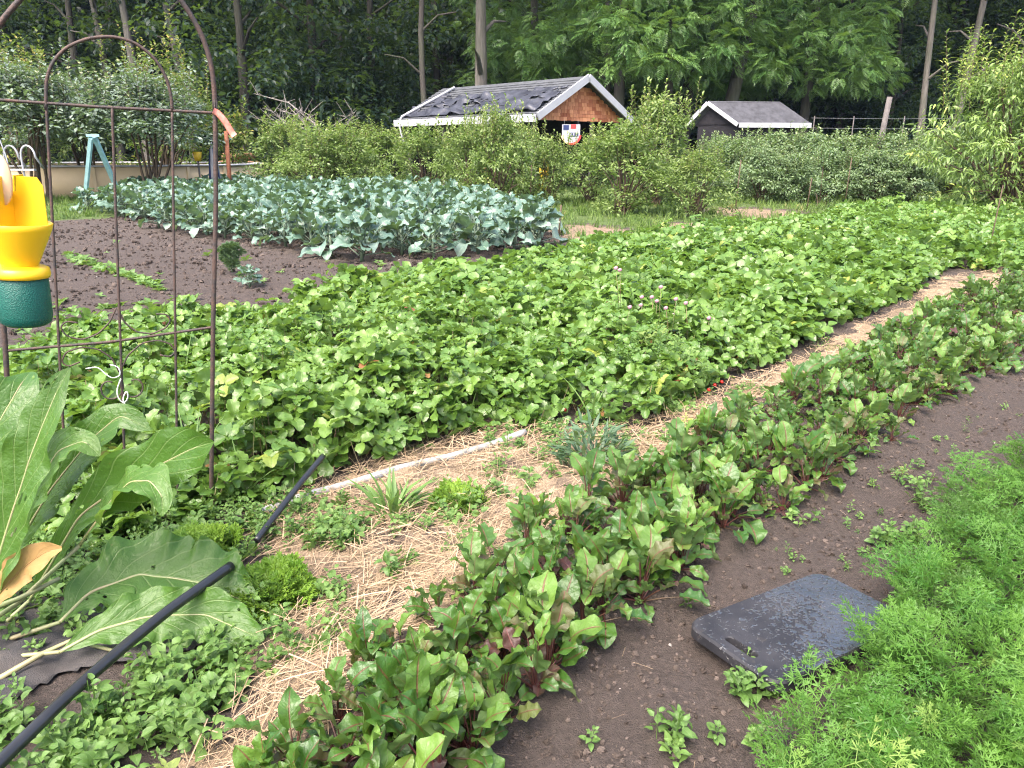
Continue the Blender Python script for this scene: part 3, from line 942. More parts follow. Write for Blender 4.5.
# ------------------------------------------------------------------ brassicas
def brassica_proto(seed):
    random.seed(seed); gl = Geo(); gs = Geo()
    gs.tube([(0, 0, 0), (.01, 0, .15), (0, .01, .32)], (.022, .02, .014), 6)
    nl = 34
    for i in range(nl):
        az = i * 2.4 + random.uniform(-.5, .5); k = i / nl
        el = .35 + 1.05 * k + random.uniform(-.35, .35); zb = .06 + .3 * k
        pl = .19 * (1.1 - .5 * k) * random.uniform(.6, 1.15); L = random.uniform(.13, .25) * (1.1 - .35 * k); W = L * random.uniform(.62, .95)
        e = np.array((math.cos(el) * pl, 0, zb + math.sin(el) * pl))
        lf = leaf(8, 5, L, W, egg, el, random.uniform(.5, 2.2), random.uniform(.05, .45), .10, random.uniform(1.3, 2.6), 0, 0, random.uniform(-.3, .3), random.uniform(0, 6))
        Rz = rots(az, 0., random.uniform(-.55, .55))
        gl.add((lf[0] + e) @ Rz.T, lf[1], lf[2], random.random())
        gs.tube(np.array([(0, 0, zb), e]) @ Rz.T, (.008, .006), 4, cap=False)
    o = empty('brassica_plant')
    gl.build('leaves', M['brassica'], o)
    gs.build('stalks', M['brassica_stalk'], o)
    return tag(o, 'blue-green broad-leaved cabbage family plant in the bed behind the strawberries', 'brassica plant', 'brassica plants in the back bed')


def build_brassicas():
    pl = Placer([brassica_proto(200 + i) for i in range(5)])
    # rows run along the bed's long front edge
    a0 = P(84, 213); a1 = P(430, 262)
    u = (a1 - a0)[:2]; u /= np.linalg.norm(u); v = np.array((-u[1], u[0]))
    c = 0
    for i in np.arange(-30, 30, .68):
        for j in np.arange(-12, 30, .72):
            p = a0[:2] + u * i + v * j + np.array((random.uniform(-.13, .13), random.uniform(-.13, .13)))
            if edge_dist(np.array([p[0]]), np.array([p[1]]), BRAS)[0] < .05: continue
            if c >= 299: continue
            pl.put(c % 5, (p[0], p[1], float(ground_z(*p))), random.uniform(0, 6.28), random.uniform(1.0, 1.4) * (1.12 if i > 2 and j > 1.5 else 1)); c += 1
    print('brassica', c)
    # two young ones alone at the front
    for a, b, s, lab in ((250, 288, .5, 'small young brassica plant alone at the edge of the tilled soil'),):
        p = P(a, b); o = pl.put(0, (p[0], p[1], float(ground_z(p[0], p[1]))), 1., s, lab); del o['group']


build_brassicas()


# ------------------------------------------------------------------ single weeds by the path
def clump(name, tms, n, r, hgt, sc, mat, loc, label, cat, el=(.2, 1.2)):
    g = Geo(); w = rng.integers(0, len(tms), n)
    a = rng.uniform(0, 6.28, n); rr = r * np.sqrt(rng.random(n)) * .7
    pos = np.stack([rr * np.cos(a), rr * np.sin(a), hgt * rng.random(n) * (1 - (rr / r) ** 2)], -1)
    Rm = rots(a + rng.normal(0, .5, n), rng.uniform(*el, n), rng.normal(0, .4, n)); s = rng.uniform(*sc, n); rd = rng.random(n)
    for i in range(len(tms)):
        q = w == i; g.scatter(tms[i], pos[q], Rm[q], s[q], rd[q])
    o = g.build(name, mat); o.location = (loc[0], loc[1], float(ground_z(loc[0], loc[1])))
    return tag(o, label, cat)


def build_clumps():
    random.seed(5)
    fr = [frond(5, 3, .12, 1.1, 1.7) for _ in range(4)]
    blade = [leaf(6, 3, .2, .02, lance, .2, .9, .3) for _ in range(3)]
    thin = [leaf(5, 2, .16, .007, lance, .2, .8) for _ in range(3)]
    small = [weed_tm(4, 3) for _ in range(4)]
    lobed = [merge([leaf(6, 3, .1, .022, lance, .2, .7, .3)] + [xf(leaf(4, 2, .035, .012, lance, .1, .4), s * 1.0, 0, 0, (.02 + .018 * k, 0, .012)) for k in range(4) for s in (1, -1)]) for _ in range(4)] if False else None
    clump('feathery_herb', fr, 90, .13, .07, (.45, .85), M['parsley'], P(208, 562), 'bright yellow-green feathery herb clump beside the black pipe end, under the trellis', 'herb plant')
    clump('feathery_herb', fr, 110, .15, .07, (.5, .95), M['parsley'], P(272, 598), 'bright feathery herb clump at the straw edge, nearest the black pipe', 'herb plant')
    clump('feathery_herb', fr, 70, .13, .04, (.4, .8), M['parsley'], P(458, 508), 'low bright feathery weed on the straw below the grey hose', 'herb plant')
    clump('grassy_weed', blade, 46, .08, .03, (.6, 1.2), M['weed'], P(392, 518), 'tufted blade-leaved weed on the straw path below the grey hose', 'weed', (.3, 1.2))
    th = [merge([leaf(6, 3, .12, .022, lance, .2, .7, .3, .1, 3)] + []) for _ in range(4)]
    clump('grey_weed', th, 240, .22, .24, (.45, .95), M['thistle'], P(592, 468), 'dark grey-green bushy weed where straw path meets the beet row', 'weed', (-.1, 1.1))
    clump('bushy_weed', small, 26, .12, .03, (.7, 1.2), M['weed'], P(332, 548), 'low leafy weed on the straw beside the black pipe', 'weed', (-.2, .3))
    # flowering clover in the strawberries
    o = clump('clover_plant', small, 120, .45, .36, (.7, 1.2), M['weed'], P(655, 392), 'tall clover with dull pink flowers among the strawberry leaves', 'clover', (-.2, .3))
    g = Geo(); bl = lump(5)
    for (a, b) in ((642, 297), (652, 297), (641, 305), (657, 301), (630, 307), (676, 299), (686, 303), (673, 315), (627, 315), (616, 268), (620, 270), (706, 336), (661, 287), (709, 318), (666, 308)):
        c = D(a, b, 5.35 + random.uniform(-.2, .2))
        loc = np.array(o.location)
        if c[2] < .2: c = D(a, b, 5.0)
        g.add(bl[0] * .02 + c - loc, bl[1], bl[2])
        g.tube([c - loc - (random.uniform(-.05, .05), 0, min(.3, c[2])), c - loc], .002, 3, 1)
    g.build('flower_heads', [M['clover'], M['straw_stalk']], o)
    # dill-like seedling at the tilled edge
    clump('feathery_herb', fr, 26, .09, .3, (1.1, 1.7), M['thistle'], P(232, 275), 'wispy grey-green feathery plant in tilled soil beside the trellis post', 'herb plant', (.6, 1.3))


build_clumps()


# ------------------------------------------------------------------ big dock plant in the near left corner
def ribbon_leaf(pts, width, face, prof=strap, n=46, m=17, holes=6, fold=.25, wave=.05, freq=4, ph=0., rnd=.5, curl=0.):
    """blade along a curved midrib; face = direction its upper side looks"""
    pts = np.asarray(pts, float)
    L = np.r_[0, np.cumsum(np.linalg.norm(np.diff(pts, axis=0), axis=1))]
    t = np.linspace(0, 1, n)
    # smooth the polyline with a quadratic pass
    C = np.stack([np.interp(t * L[-1], L, pts[:, k]) for k in range(3)], -1)
    for _ in range(3): C[1:-1] = .25 * C[:-2] + .5 * C[1:-1] + .25 * C[2:]
    T = np.gradient(C, axis=0); T /= np.linalg.norm(T, axis=1)[:, None]
    fc = np.asarray(face, float); fc = fc / np.linalg.norm(fc)
    S = np.cross(fc, T); S /= np.linalg.norm(S, axis=1)[:, None]
    N = np.cross(T, S)
    v = np.linspace(-1, 1, m)
    w = np.array([prof(a) for a in t]) * width / 2
    env = np.clip(w / (width / 2), 0, 1)
    V = np.empty((n, m, 3)); U = np.empty((n, m, 2))
    sd = int(ph * 100)
    for j, vv in enumerate(v):
        sgn = vv > 0
        ruffle = np.sin(freq * 2 * PI * t + ph + sgn * 2.1) + .6 * np.sin(freq * 4.7 * PI * t + ph * 3 + sgn)
        pucker = .010 * width * np.cos((t - .28 * abs(vv)) * 8 * 2 * PI) * math.sin(PI * min(1, abs(vv) * 1.1))
        lump_ = .035 * width * (vnoise(t * 11 + ph * 9, np.full(n, vv * 3.5 + 50), sd) - .5)
        lift = fold * abs(vv) * w - curl * vv * vv * w + (wave * width * abs(vv) ** 2.4 * ruffle + pucker + lump_) * env
        edge = 1 + (.07 * np.sin(freq * 3 * PI * t + ph * 2 + sgn) + .16 * (vnoise(t * 14, np.full(n, float(sgn) * 9 + ph), sd + 3) - .5)) * abs(vv)
        V[:, j] = C + S * (vv * w * edge)[:, None] + N * lift[:, None]
        U[:, j] = np.stack([t, np.full(n, .5 + vv / 2)], -1)
    rr = np.random.default_rng(sd + 5)
    gone = set()
    for _ in range(holes):
        a, b = rr.integers(int(n * .15), n - 3), rr.integers(0, m - 1)
        if abs(b - (m - 1) / 2) < 1.6: continue
        for q_ in range(rr.integers(1, 4)): gone.add((a + int(rr.integers(0, 2)), min(m - 2, max(0, b + int(rr.integers(-1, 2))))))
    q = [(i * m + j, (i + 1) * m + j, (i + 1) * m + j + 1, i * m + j + 1) for i in range(n - 1) for j in range(m - 1) if (i, j) not in gone]
    return V.reshape(-1, 3), q, U.reshape(-1, 2)


def build_dock():
    base = P(-40, 640)
    root = empty('dock_plant', tuple(base), 0, 'large coarse dock plant with broad wavy green leaves left of the trellis', 'dock plant')

    def lf(pp, w, face=(0, -.6, 1), mat='dock', stalk=True, flat=False, **kw):
        C = np.array([(P if flat else D)(*p) for p in pp]) - base
        V, q, U = ribbon_leaf(C, w, face, **kw)
        g = Geo(); g.add(V, q, U, kw.get('rnd', .5))
        o = g.build('leaf', M[mat], root)
        o.modifiers.new('sub', 'SUBSURF').levels = 1; o.modifiers['sub'].render_levels = 1
        # thick pale midrib on the upper face and stalk down to the crown of the plant
        mid = V.reshape(-1, kw.get('m', 17), 3)[:, kw.get('m', 17) // 2]
        g2 = Geo(); n = len(mid)
        g2.tube(mid[:int(n * .93)], np.linspace(.0058, .0015, int(n * .93)), 6)
        if stalk:
            a = mid[0]; b = np.array((random.uniform(-.05, .05), random.uniform(-.05, .05), 0))
            g2.tube([b, b * .5 + a * .5 + np.array((0, 0, -.03)), a], (.009, .008, .006), 6)
        g2.build('midrib', M['dock_stalk'] if mat == 'dock' else M['dead_leaf'], o)
        return o
    # tall upright leaf at the frame edge
    lf([(-22, 640, 2.05), (-2, 560, 2.05), (20, 490, 2.08), (40, 430, 2.12), (58, 388, 2.16), (70, 368, 2.2)], .135, (-.15, -1, .3), ph=.5, freq=4, wave=.09, fold=.35)
    # broad leaf cut by the frame, behind
    lf([(-60, 560, 2.2), (-30, 480, 2.25), (0, 420, 2.3), (20, 385, 2.36), (30, 372, 2.45)], .17, (.2, -1, .4), ph=2, freq=3, rnd=.2)
    # arching leaf to the right whose tip folds over
    lf([(30, 600, 2.2), (80, 515, 2.2), (118, 488, 2.2), (158, 466, 2.18), (195, 447, 2.15), (214, 442, 2.1)], .18, (-.15, -1, .4), prof=folded, ph=3, freq=2.5, wave=.09, fold=.3, rnd=.35)
    lf([(80, 545, 2.2), (108, 505, 2.16), (130, 482, 2.1), (150, 480, 2.04), (164, 498, 2.0), (162, 516, 1.98)], .11, (.1, -.5, 1), ph=4, rnd=.7, wave=.08)
    # mid leaves behind
    lf([(10, 560, 2.4), (50, 490, 2.45), (90, 440, 2.5), (120, 414, 2.52), (150, 430, 2.5)], .125, (.1, -.8, .7), ph=1.4, rnd=.3, wave=.08)
    lf([(0, 560, 2.3), (30, 500, 2.35), (58, 450, 2.38), (84, 440, 2.38), (100, 456, 2.36)], .12, (0, -.6, .9), ph=5, rnd=.8, wave=.08)
    # two drooping leaves lying by the pipe
    lf([(60, 622, .08), (90, 592, .12), (140, 574, .14), (200, 582, .12), (255, 606, .05)], .25, (.1, -.55, 1), flat=True, ph=.3, freq=6, wave=.10, rnd=.5)
    lf([(60, 652, .06), (100, 630, .09), (150, 616, .10), (205, 614, .09), (264, 640, .03)], .15, (.1, -.75, .8), flat=True, ph=2.6, freq=5, wave=.10, rnd=.6)
    # yellow dying leaf
    o = lf([(-30, 640, 1.98), (0, 592, 2.02), (25, 566, 2.04), (45, 552, 2.05), (62, 548, 2.05)], .095, (.2, -.9, .5), 'dead_leaf', ph=1, wave=.09, fold=.4, prof=lambda t: max(.12, math.sin(PI * t ** 1.9) ** .8))
    o['label'] = 'yellow-brown dying dock leaf'
    # bare fallen stalks
    for a in ([(-20, 690, 1.85), (40, 655, 1.98), (72, 640, 2.05), (130, 655, 2.0)], [(-10, 610, 2.1), (20, 598, 2.13), (60, 578, 2.2)]):
        g = Geo(); g.tube(np.array([D(*p) for p in a]) - base, (.010, .008, .007, .005)[:len(a)], 6); g.build('stalk', M['dock_stalk'], root)


build_dock()


# ------------------------------------------------------------------ trellis, trap, ties
def smooth_line(pts, n=24):
    pts = np.asarray(pts, float); L = np.r_[0, np.cumsum(np.linalg.norm(np.diff(pts, axis=0), axis=1))]
    t = np.linspace(0, L[-1], n); C = np.stack([np.interp(t, L, pts[:, k]) for k in range(3)], -1)
    for _ in range(2): C[1:-1] = .25 * C[:-2] + .5 * C[1:-1] + .25 * C[2:]
    return C


TA = P(14, 545); TB = P(211, 512)           # feet of the panel: left and right post
TU = (TB - TA); TU[2] = 0; TU /= np.linalg.norm(TU)
TN = np.array((-TU[1], TU[0], 0))
TLEAN = R(1.0)


def on_panel(px, py):
    """pixel to the (slightly leaning) trellis plane"""
    o = np.array((0, 0, H)); d = np.array(ray(px, py))
    nrm = TN * math.cos(TLEAN) + np.array((0, 0, 1)) * math.sin(TLEAN)
    t = ((TB - o) @ nrm) / (d @ nrm)
    return o + d * t


def build_trellis():
    foot = TB.copy()
    root = empty('garden_trellis', tuple(foot), 0, 'rusty iron arched garden trellis panel with curled scrollwork', 'trellis')

    def bar(name, pts, r, n=8):
        C = np.array([on_panel(*p) for p in pts]) - foot
        if len(C) > 2: C = smooth_line(C, 40)
        g = Geo(); g.tube(C, r, n); return g.build(name, M['rust'], root)
    arc = [(-20, 60), (-6, 30), (14, 6), (40, -22), (75, -42), (112, -48), (148, -34), (175, -8), (195, 20), (208, 50), (214, 80), (215, 112)]
    bar('post', [(211, 516), (213, 330), (216, 200), (215, 100)], .0095)
    bar('post', [(16, 550), (5, 340), (-8, 200), (-16, 110)], .0095)
    bar('outer_arch', [(-16, 110), (-20, 80)] + arc, .0095)
    bar('inner_arch', [(46, 110), (46, 80), (52, 62), (66, 47), (88, 38), (112, 36), (135, 42), (155, 58), (167, 78), (172, 100), (172, 112)], .006)
    for a, b in (((46, 100), (64, 440)), ((112, 106), (125, 470)), ((172, 108), (178, 515))):
        bar('upright_bar', [a, ((a[0] + b[0]) / 2, (a[1] + b[1]) / 2), b], .0052)
    bar('cross_bar', [(-14, 99), (100, 107), (215, 113)], .0055)
    bar('cross_bar', [(3, 351), (110, 342), (214, 327)], .0055)

    def scroll(c, a0, turns, r0, r1, sx):
        pts = []
        for k in range(30):
            t = k / 29; a = a0 + sx * turns * 2 * PI * t; r = r0 + (r1 - r0) * t
            pts.append((c[0] + r * math.cos(a), c[1] + r * math.sin(a)))
        bar('scroll', pts, .0032, 6)
    bar('scroll', [(116, 308), (110, 322), (98, 334), (82, 340), (66, 336), (60, 327), (66, 321), (78, 323)], .0032, 6)
    bar('scroll', [(118, 308), (124, 322), (136, 332), (152, 334), (166, 328), (171, 320), (167, 314), (156, 314)], .0032, 6)
    bar('scroll', [(119, 372), (112, 358), (98, 349), (82, 347), (66, 352), (61, 362), (68, 367), (80, 362)], .0032, 6)
    bar('scroll', [(120, 372), (128, 355), (142, 343), (158, 340), (171, 344), (176, 352), (170, 357), (160, 355)], .0032, 6)
    scroll((110, 388), -.5, .9, 14, 6, 1); scroll((134, 386), PI + .5, .9, 14, 6, -1)
    # twine
    g = Geo()
    o = np.array([on_panel(*p) for p in [(86, 368), (98, 366), (104, 372), (112, 378), (121, 375), (119, 366), (110, 364)]]); o -= TN * .01
    g.tube(smooth_line(o - foot), .0022, 5)
    o = np.array([on_panel(*p) for p in [(121, 378), (117, 388), (117, 396), (124, 404), (129, 397), (127, 388), (122, 399), (128, 408), (137, 414)]]) - TN * .012
    g.tube(smooth_line(o - foot), .0022, 5)
    tw = g.build('twine_tie', M['twine']); tw.location = tuple(foot)
    tag(tw, 'white twine knotted round the middle bar of the trellis', 'twine')
    # pink tape hanging at the corner
    top = on_panel(214, 112) - TN * .016
    g = Geo(); n = 12; V = []; U = []; q = []
    cpx = [(213, 111), (217, 113), (221, 117), (225, 122), (228, 127), (231, 132), (234, 136)]
    C = np.array([on_panel(*p) for p in cpx]) - TN * .016
    dirs = np.gradient(C, axis=0); dirs /= np.linalg.norm(dirs, axis=1)[:, None]
    S = np.cross(dirs, TN); S /= np.linalg.norm(S, axis=1)[:, None]
    for i in range(len(C)):
        for k in range(8):
            a = 2 * PI * k / 8; V.append(C[i] - top + S[i] * math.cos(a) * .012 + TN * math.sin(a) * .005); U.append((k, i))
    m = len(C)
    q = [(i * 8 + k, i * 8 + (k + 1) % 8, (i + 1) * 8 + (k + 1) % 8, (i + 1) * 8 + k) for i in range(m - 1) for k in range(8)]
    q += [(k, k + 1, 7 - k - 1, 7 - k) for k in range(3)] + [((m - 1) * 8 + k, (m - 1) * 8 + 7 - k, (m - 1) * 8 + 7 - k - 1, (m - 1) * 8 + k + 1) for k in range(3)]
    g.add(V, q, U); o = g.build('tape_strip', M['ribbon']); o.location = tuple(top)
    tag(o, 'pink-orange plastic strip tied at the trellis corner', 'tape')


build_trellis()


def build_trap():
    Y = 2.05
    bot = D(27, 324, Y); top = D(9, 168, Y)
    ax = top - bot; Hh = np.linalg.norm(ax); ax /= Hh
    s = np.linalg.norm(D(52, 300, Y) - D(2, 300, Y)) / 2      # jar radius
    xa = np.array((1., 0, 0)); xa -= ax * (xa @ ax); xa /= np.linalg.norm(xa); ya = np.cross(ax, xa)
    Mx = np.stack([xa, ya, ax], 1)
    spin = rots(.1, 0., 0.)
    Mx2 = Mx @ spin
    root = empty('insect_trap', tuple(bot), 0, 'yellow vane and funnel beetle trap with green jar hanging on the trellis', 'insect trap')
    h = Hh
    g = Geo()
    jr = s * .95
    prof = [(.001, 0), (jr * .8, .0), (jr * .95, h * .02), (jr, h * .06), (jr * .98, h * .30), (jr * .9, h * .325)]
    g.lathe(prof, 32, 0, Mx); g.build('jar', M['jar'], root)
    g = Geo(); g.lathe([(jr * .9, h * .315), (jr * 1.06, h * .317), (jr * 1.08, h * .34), (jr * 1.04, h * .375), (jr * .9, h * .385), (jr * .62, h * .395)], 32, 0, Mx); g.build('collar', M['yellow'], root)
    fr = s * 1.22
    g = Geo(); g.lathe([(jr * .66, h * .39), (jr * .8, h * .44), (fr, h * .62), (fr * 1.05, h * .66), (fr * 1.02, h * .664), (fr * .96, h * .63), (jr * .7, h * .45)], 32, 0, Mx); g.build('funnel', M['yellow'], root)
    for a in (0, PI / 2):
        g = Geo(); out = []
        hw = fr * .98; tk = .0018
        pl = [(-hw, h * .64), (hw, h * .64), (hw * .97, h * .90), (hw * .80, h * .955), (hw * .2, h * .955), (hw * .14, h * .86), (-hw * .14, h * .86), (-hw * .2, h * .955), (-hw * .80, h * .955), (-hw * .97, h * .90)]
        k = len(pl)
        V = [(x, -tk, z) for x, z in pl] + [(x, tk, z) for x, z in pl]
        V = np.array(V) @ rots(a, 0., 0.).T @ Mx2.T
        def quad(*i): return [tuple(i), tuple(j + k for j in reversed(i))]
        fc = quad(0, 1, 2, 9) + quad(9, 2, 3, 8) if False else []
        # front/back as strips that follow the notch
        strips = [(0, 1, 5, 6), (1, 2, 3, 5), (3, 4, 5), (0, 6, 8, 9), (6, 7, 8)]
        for st in strips: fc += quad(*st)
        fc += [(i, i + k, (i + 1) % k + k, (i + 1) % k) for i in range(k)]
        g.add(V, fc); g.build('vane', M['yellow'], root, smooth=False)
    # peach lure and hanger
    g = Geo(); V = []; n = 20
    for z in (-.004, .004):
        for kk in range(n):
            a = 2 * PI * kk / n; V.append((s * .42 * math.cos(a), z, h * .93 + s * .95 * math.sin(a) * (1.0)))
    V = np.array(V) @ Mx.T - ya * .02
    V = V - ya * s * .3
    fc = [(i, (i + 1) % n, n + (i + 1) % n, n + i) for i in range(n)]
    c = len(V); V = np.vstack([V, V[:n].mean(0), V[n:].mean(0)])
    fc += [(c, (i + 1) % n, i) for i in range(n)] + [(c + 1, n + i, n + (i + 1) % n) for i in range(n)]
    g.add(V, fc); g.build('lure', M['lure'], root)
    g = Geo()
    tp = ax * h * .965
    hk = on_panel(-13, 101)
    pts = [tp - ax * .03, tp + ax * .03, (tp + (hk - bot)) / 2 + np.array((0, 0, .0)), hk - bot + np.array((0, -.01, .012)), hk - bot + np.array((0, .012, .008))]
    g.tube(smooth_line(pts, 20), .0018, 5); g.build('hanger', M['metal'], root)


build_trap()


# ------------------------------------------------------------------ pad, pipes, fabric
def build_pad():
    a = P(684, 628, .045); b = P(768, 692, .045); d = P(797, 582, .04)
    u = (b - a)[:2]; v = (d - a)[:2]
    sw = np.linalg.norm(u); ln = np.linalg.norm(v)
    v = v / ln; u = np.array((v[1], -v[0])) if u @ np.array((v[1], -v[0])) > 0 else np.array((-v[1], v[0]))
    ln = .66
    print('pad', sw, ln)
    sw = .37
    c = (a[:2] + u * sw / 2 + v * ln / 2)
    th = .042; r = .055; bv = .007

    def rr(w, l, r, n=8):
        out = []
        for cx_, cy_, a0 in ((l / 2 - r, w / 2 - r, 0), (-l / 2 + r, w / 2 - r, PI / 2), (-l / 2 + r, -w / 2 + r, PI), (l / 2 - r, -w / 2 + r, 1.5 * PI)):
            for k in range(n + 1):
                t = a0 + PI / 2 * k / n; out.append((cx_ + r * math.cos(t), cy_ + r * math.sin(t)))
        return np.array(out)
    # outline and handle slot with matching vertex counts, bridged
    import bmesh
    bm = bmesh.new()
    out = rr(sw, ln, r); slot = rr(.115, .03, .0145) + np.array((-ln / 2 + .055, 0))
    def loop(pts, z): return [bm.verts.new((x, y, z)) for x, y in pts]

    def inset(pts, k, cen=None):
        cen = pts.mean(0); dlt = pts - cen; L = np.linalg.norm(dlt, axis=1)[:, None]
        return pts - dlt / L * k
    lo = loop(inset(out, bv), 0); l1 = loop(out, bv); l2 = loop(out, th - bv); l3 = loop(inset(out, bv), th)
    s3 = loop(inset(slot, -.003), th); s2 = loop(slot, th - .004); s1 = loop(slot, 0)
    def bridge(p, q):
        n = len(p)
        for i in range(n): bm.faces.new((p[i], p[(i + 1) % n], q[(i + 1) % n], q[i]))
    bridge(lo, l1); bridge(l1, l2); bridge(l2, l3)
    bridge(s3, s2); bridge(s2, s1)
    bridge(l3, s3); bridge(s1, lo)
    bmesh.ops.recalc_face_normals(bm, faces=bm.faces)
    me = bpy.data.meshes.new('kneeling_pad'); bm.to_mesh(me); me.materials.append(M['pad'])
    o = bpy.data.objects.new('kneeling_pad', me); COL.objects.link(o)
    zz = float(ground_z(c[0], c[1])) + .012
    o.location = (c[0], c[1], zz); o.rotation_euler = (R(-1), R(1.5), math.atan2(v[1], v[0]))
    tag(o, 'dark grey wet foam kneeling pad with handle slot on the soil', 'kneeling pad')


build_pad()


def build_pipes():
    def pipe(name, pts, r, mat, label, hollow=True, cat='pipe'):
        C = smooth_line(pts, 40)
        g = Geo(); g.tube(C, r, 14, cap=not hollow)
        if hollow:
            g.tube(C, r * .75, 14, cap=False)
            for e, s in ((0, 1), (-1, -1)):
                T = C[1] - C[0] if e == 0 else C[-1] - C[-2]
                g.tube([C[e] , C[e] + T * .001], (r * .99, r * .76), 14, cap=False) if False else None
        o = g.build(name, mat); return tag(o, label, cat)
    pipe('water_pipe', [P(-60, 828, .13), P(0, 762, .13), P(70, 694, .14), P(120, 650, .15), P(170, 609, .16), P(231, 566, .16)], .0165, M['black_pipe'], 'thick black plastic pipe lying over weeds in the near left corner', False)
    pipe('water_pipe', [P(256, 541, .06), P(282, 507, .10), P(302, 481, .13), P(323, 456, .16)], .0135, M['black_pipe'], 'short black pipe end poking from under the strawberry leaves', False)
    hz = lambda a, b: P(a, b, float(ground_z(*P(a, b)[:2])) + .03)
    pipe('water_hose', [hz(255, 515), hz(300, 497), hz(350, 484), hz(400, 468), hz(450, 457), hz(490, 445), hz(525, 432)], .0185, M['grey_pipe'], 'pale grey hose lying on straw along the strawberry bed', False, 'hose')
    # fabric sheet
    X, Y = np.meshgrid(np.linspace(-2.1, -.95, 60), np.linspace(1.62, 2.42, 44))
    poly = np.array([P(*p) for p in [(-140, 640), (0, 598), (60, 605), (150, 615), (215, 610), (225, 645), (150, 660), (60, 672), (20, 700), (-100, 760)]])
    dd = edge_dist(X, Y, poly)
    Z = ground_z(X, Y) + .02 + .03 * fbm(X * 5, Y * 9, 12) - .05 * np.clip(.06 - dd, 0, .06) * 6
    n, m = X.shape; i = np.arange(n * m).reshape(n, m)
    q = np.stack([i[:-1, :-1], i[:-1, 1:], i[1:, 1:], i[1:, :-1]], -1).reshape(-1, 4)
    q = q[(dd.ravel()[q] > -.02).all(1)]
    g = Geo(); g.add(np.stack([X, Y, Z], -1).reshape(-1, 3), q)
    o = g.build('weed_fabric', M['fabric']); tag(o, 'crumpled black weed fabric on the ground under the dock leaves', 'weed fabric')
    o.modifiers.new('thick', 'SOLIDIFY').thickness = .003


build_pipes()


# ------------------------------------------------------------------ bushes
def crown_cloud(g, centers, radii, n_per, tms, sc, bias=.35, droop=0.3, mat=0, rlo=0., up=.5, rs=None):
    """leaf sprays: leaves cluster round many tip points"""
    for c, r in zip(centers, radii):
        n = n_per
        d = rng.normal(0, 1, (n, 3)); d /= np.linalg.norm(d, axis=1)[:, None]
        rr = r * rng.random(n) ** .45
        pos = np.asarray(c) + d * rr[:, None] * np.array((1, 1, .62))
        az = np.arctan2(d[:, 1], d[:, 0]) + rng.normal(0, .6, n)
        pit = -droop + d[:, 2] * .5 + rng.normal(0, .35, n)
        w = rng.integers(0, len(tms), n)
        cl = rng.random() * .35
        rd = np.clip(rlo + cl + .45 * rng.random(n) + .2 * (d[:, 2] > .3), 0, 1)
        Rm = rots(az, pit, rng.normal(0, .45, n)); s = rng.uniform(*sc, n)
        for i in range(len(tms)):
            q = w == i; g.scatter(tms[i], pos[q], Rm[q], s[q], rd[q], mat)


def bush_proto(name, seed, h, w, mat, ntip, nper, tms, sc, label, cat, group=None, droop=.1, shape=.6, tip_r=.22, foliage='foliage', zlo=.1):
    random.seed(seed)
    root = empty(name, (0, 0, 0), 0, label, cat, group)
    gs = Geo(); tips = []; rad = []
    for i in range(ntip):
        a = random.uniform(0, 6.28); k = random.random() ** .5
        zz = h * (zlo + (1 - zlo) * random.random() ** .8)
        env = math.sin(PI * min(1, (zz / h) * .78 + .18)) ** .7
        rr = w * env * k
        tip = np.array((rr * math.cos(a), rr * math.sin(a), zz * (1 - .12 * k)))
        tips.append(tip); rad.append(tip_r * random.uniform(.7, 1.35))
        if i % (3 if zlo < .3 else 26) == 0:
            b = np.array((random.uniform(-.15, .15), random.uniform(-.15, .15), 0))
            gs.tube([b, b * .5 + tip * .5 + np.array((0, 0, h * .08)), tip], (.016 * h / 1.6, .011 * h / 1.6, .004), 5, cap=False)
    g = Geo(); crown_cloud(g, tips, rad, nper, tms, sc, droop=droop)
    # upright shoots breaking the outline
    for i in range(ntip // 2):
        a = random.uniform(0, 6.28); k = random.random() ** .5 * .8 * w
        b = np.array((k * math.cos(a), k * math.sin(a), h * random.uniform(.6, .88)))
        n = 16; zz = np.linspace(0, h * random.uniform(.12, .3), n)
        pos = b + np.stack([zz * random.uniform(-.25, .25), zz * random.uniform(-.25, .25), zz], -1)
        g.scatter(tms[0], pos, rots(np.arange(n) * 2.4, rng.uniform(.2, .8, n), 0.), rng.uniform(*sc, n), np.clip(rng.normal(.8, .12, n), 0, 1))
        gs.tube([b, pos[-1]], (.006, .003), 4, cap=False)
    g.build(foliage, mat, root); gs.build('stems', M['stem'], root)
    return root


ov = [leaf(3, 3, .1, .05, lambda t: [.3, 1, .2][int(t * 2 + .1)], .1, .6, .25) for _ in range(3)]
lan = [leaf(5, 3, .2, .045, lance, .2, b, .25, .04, 1) for b in (1.2, 1.8, .8)]


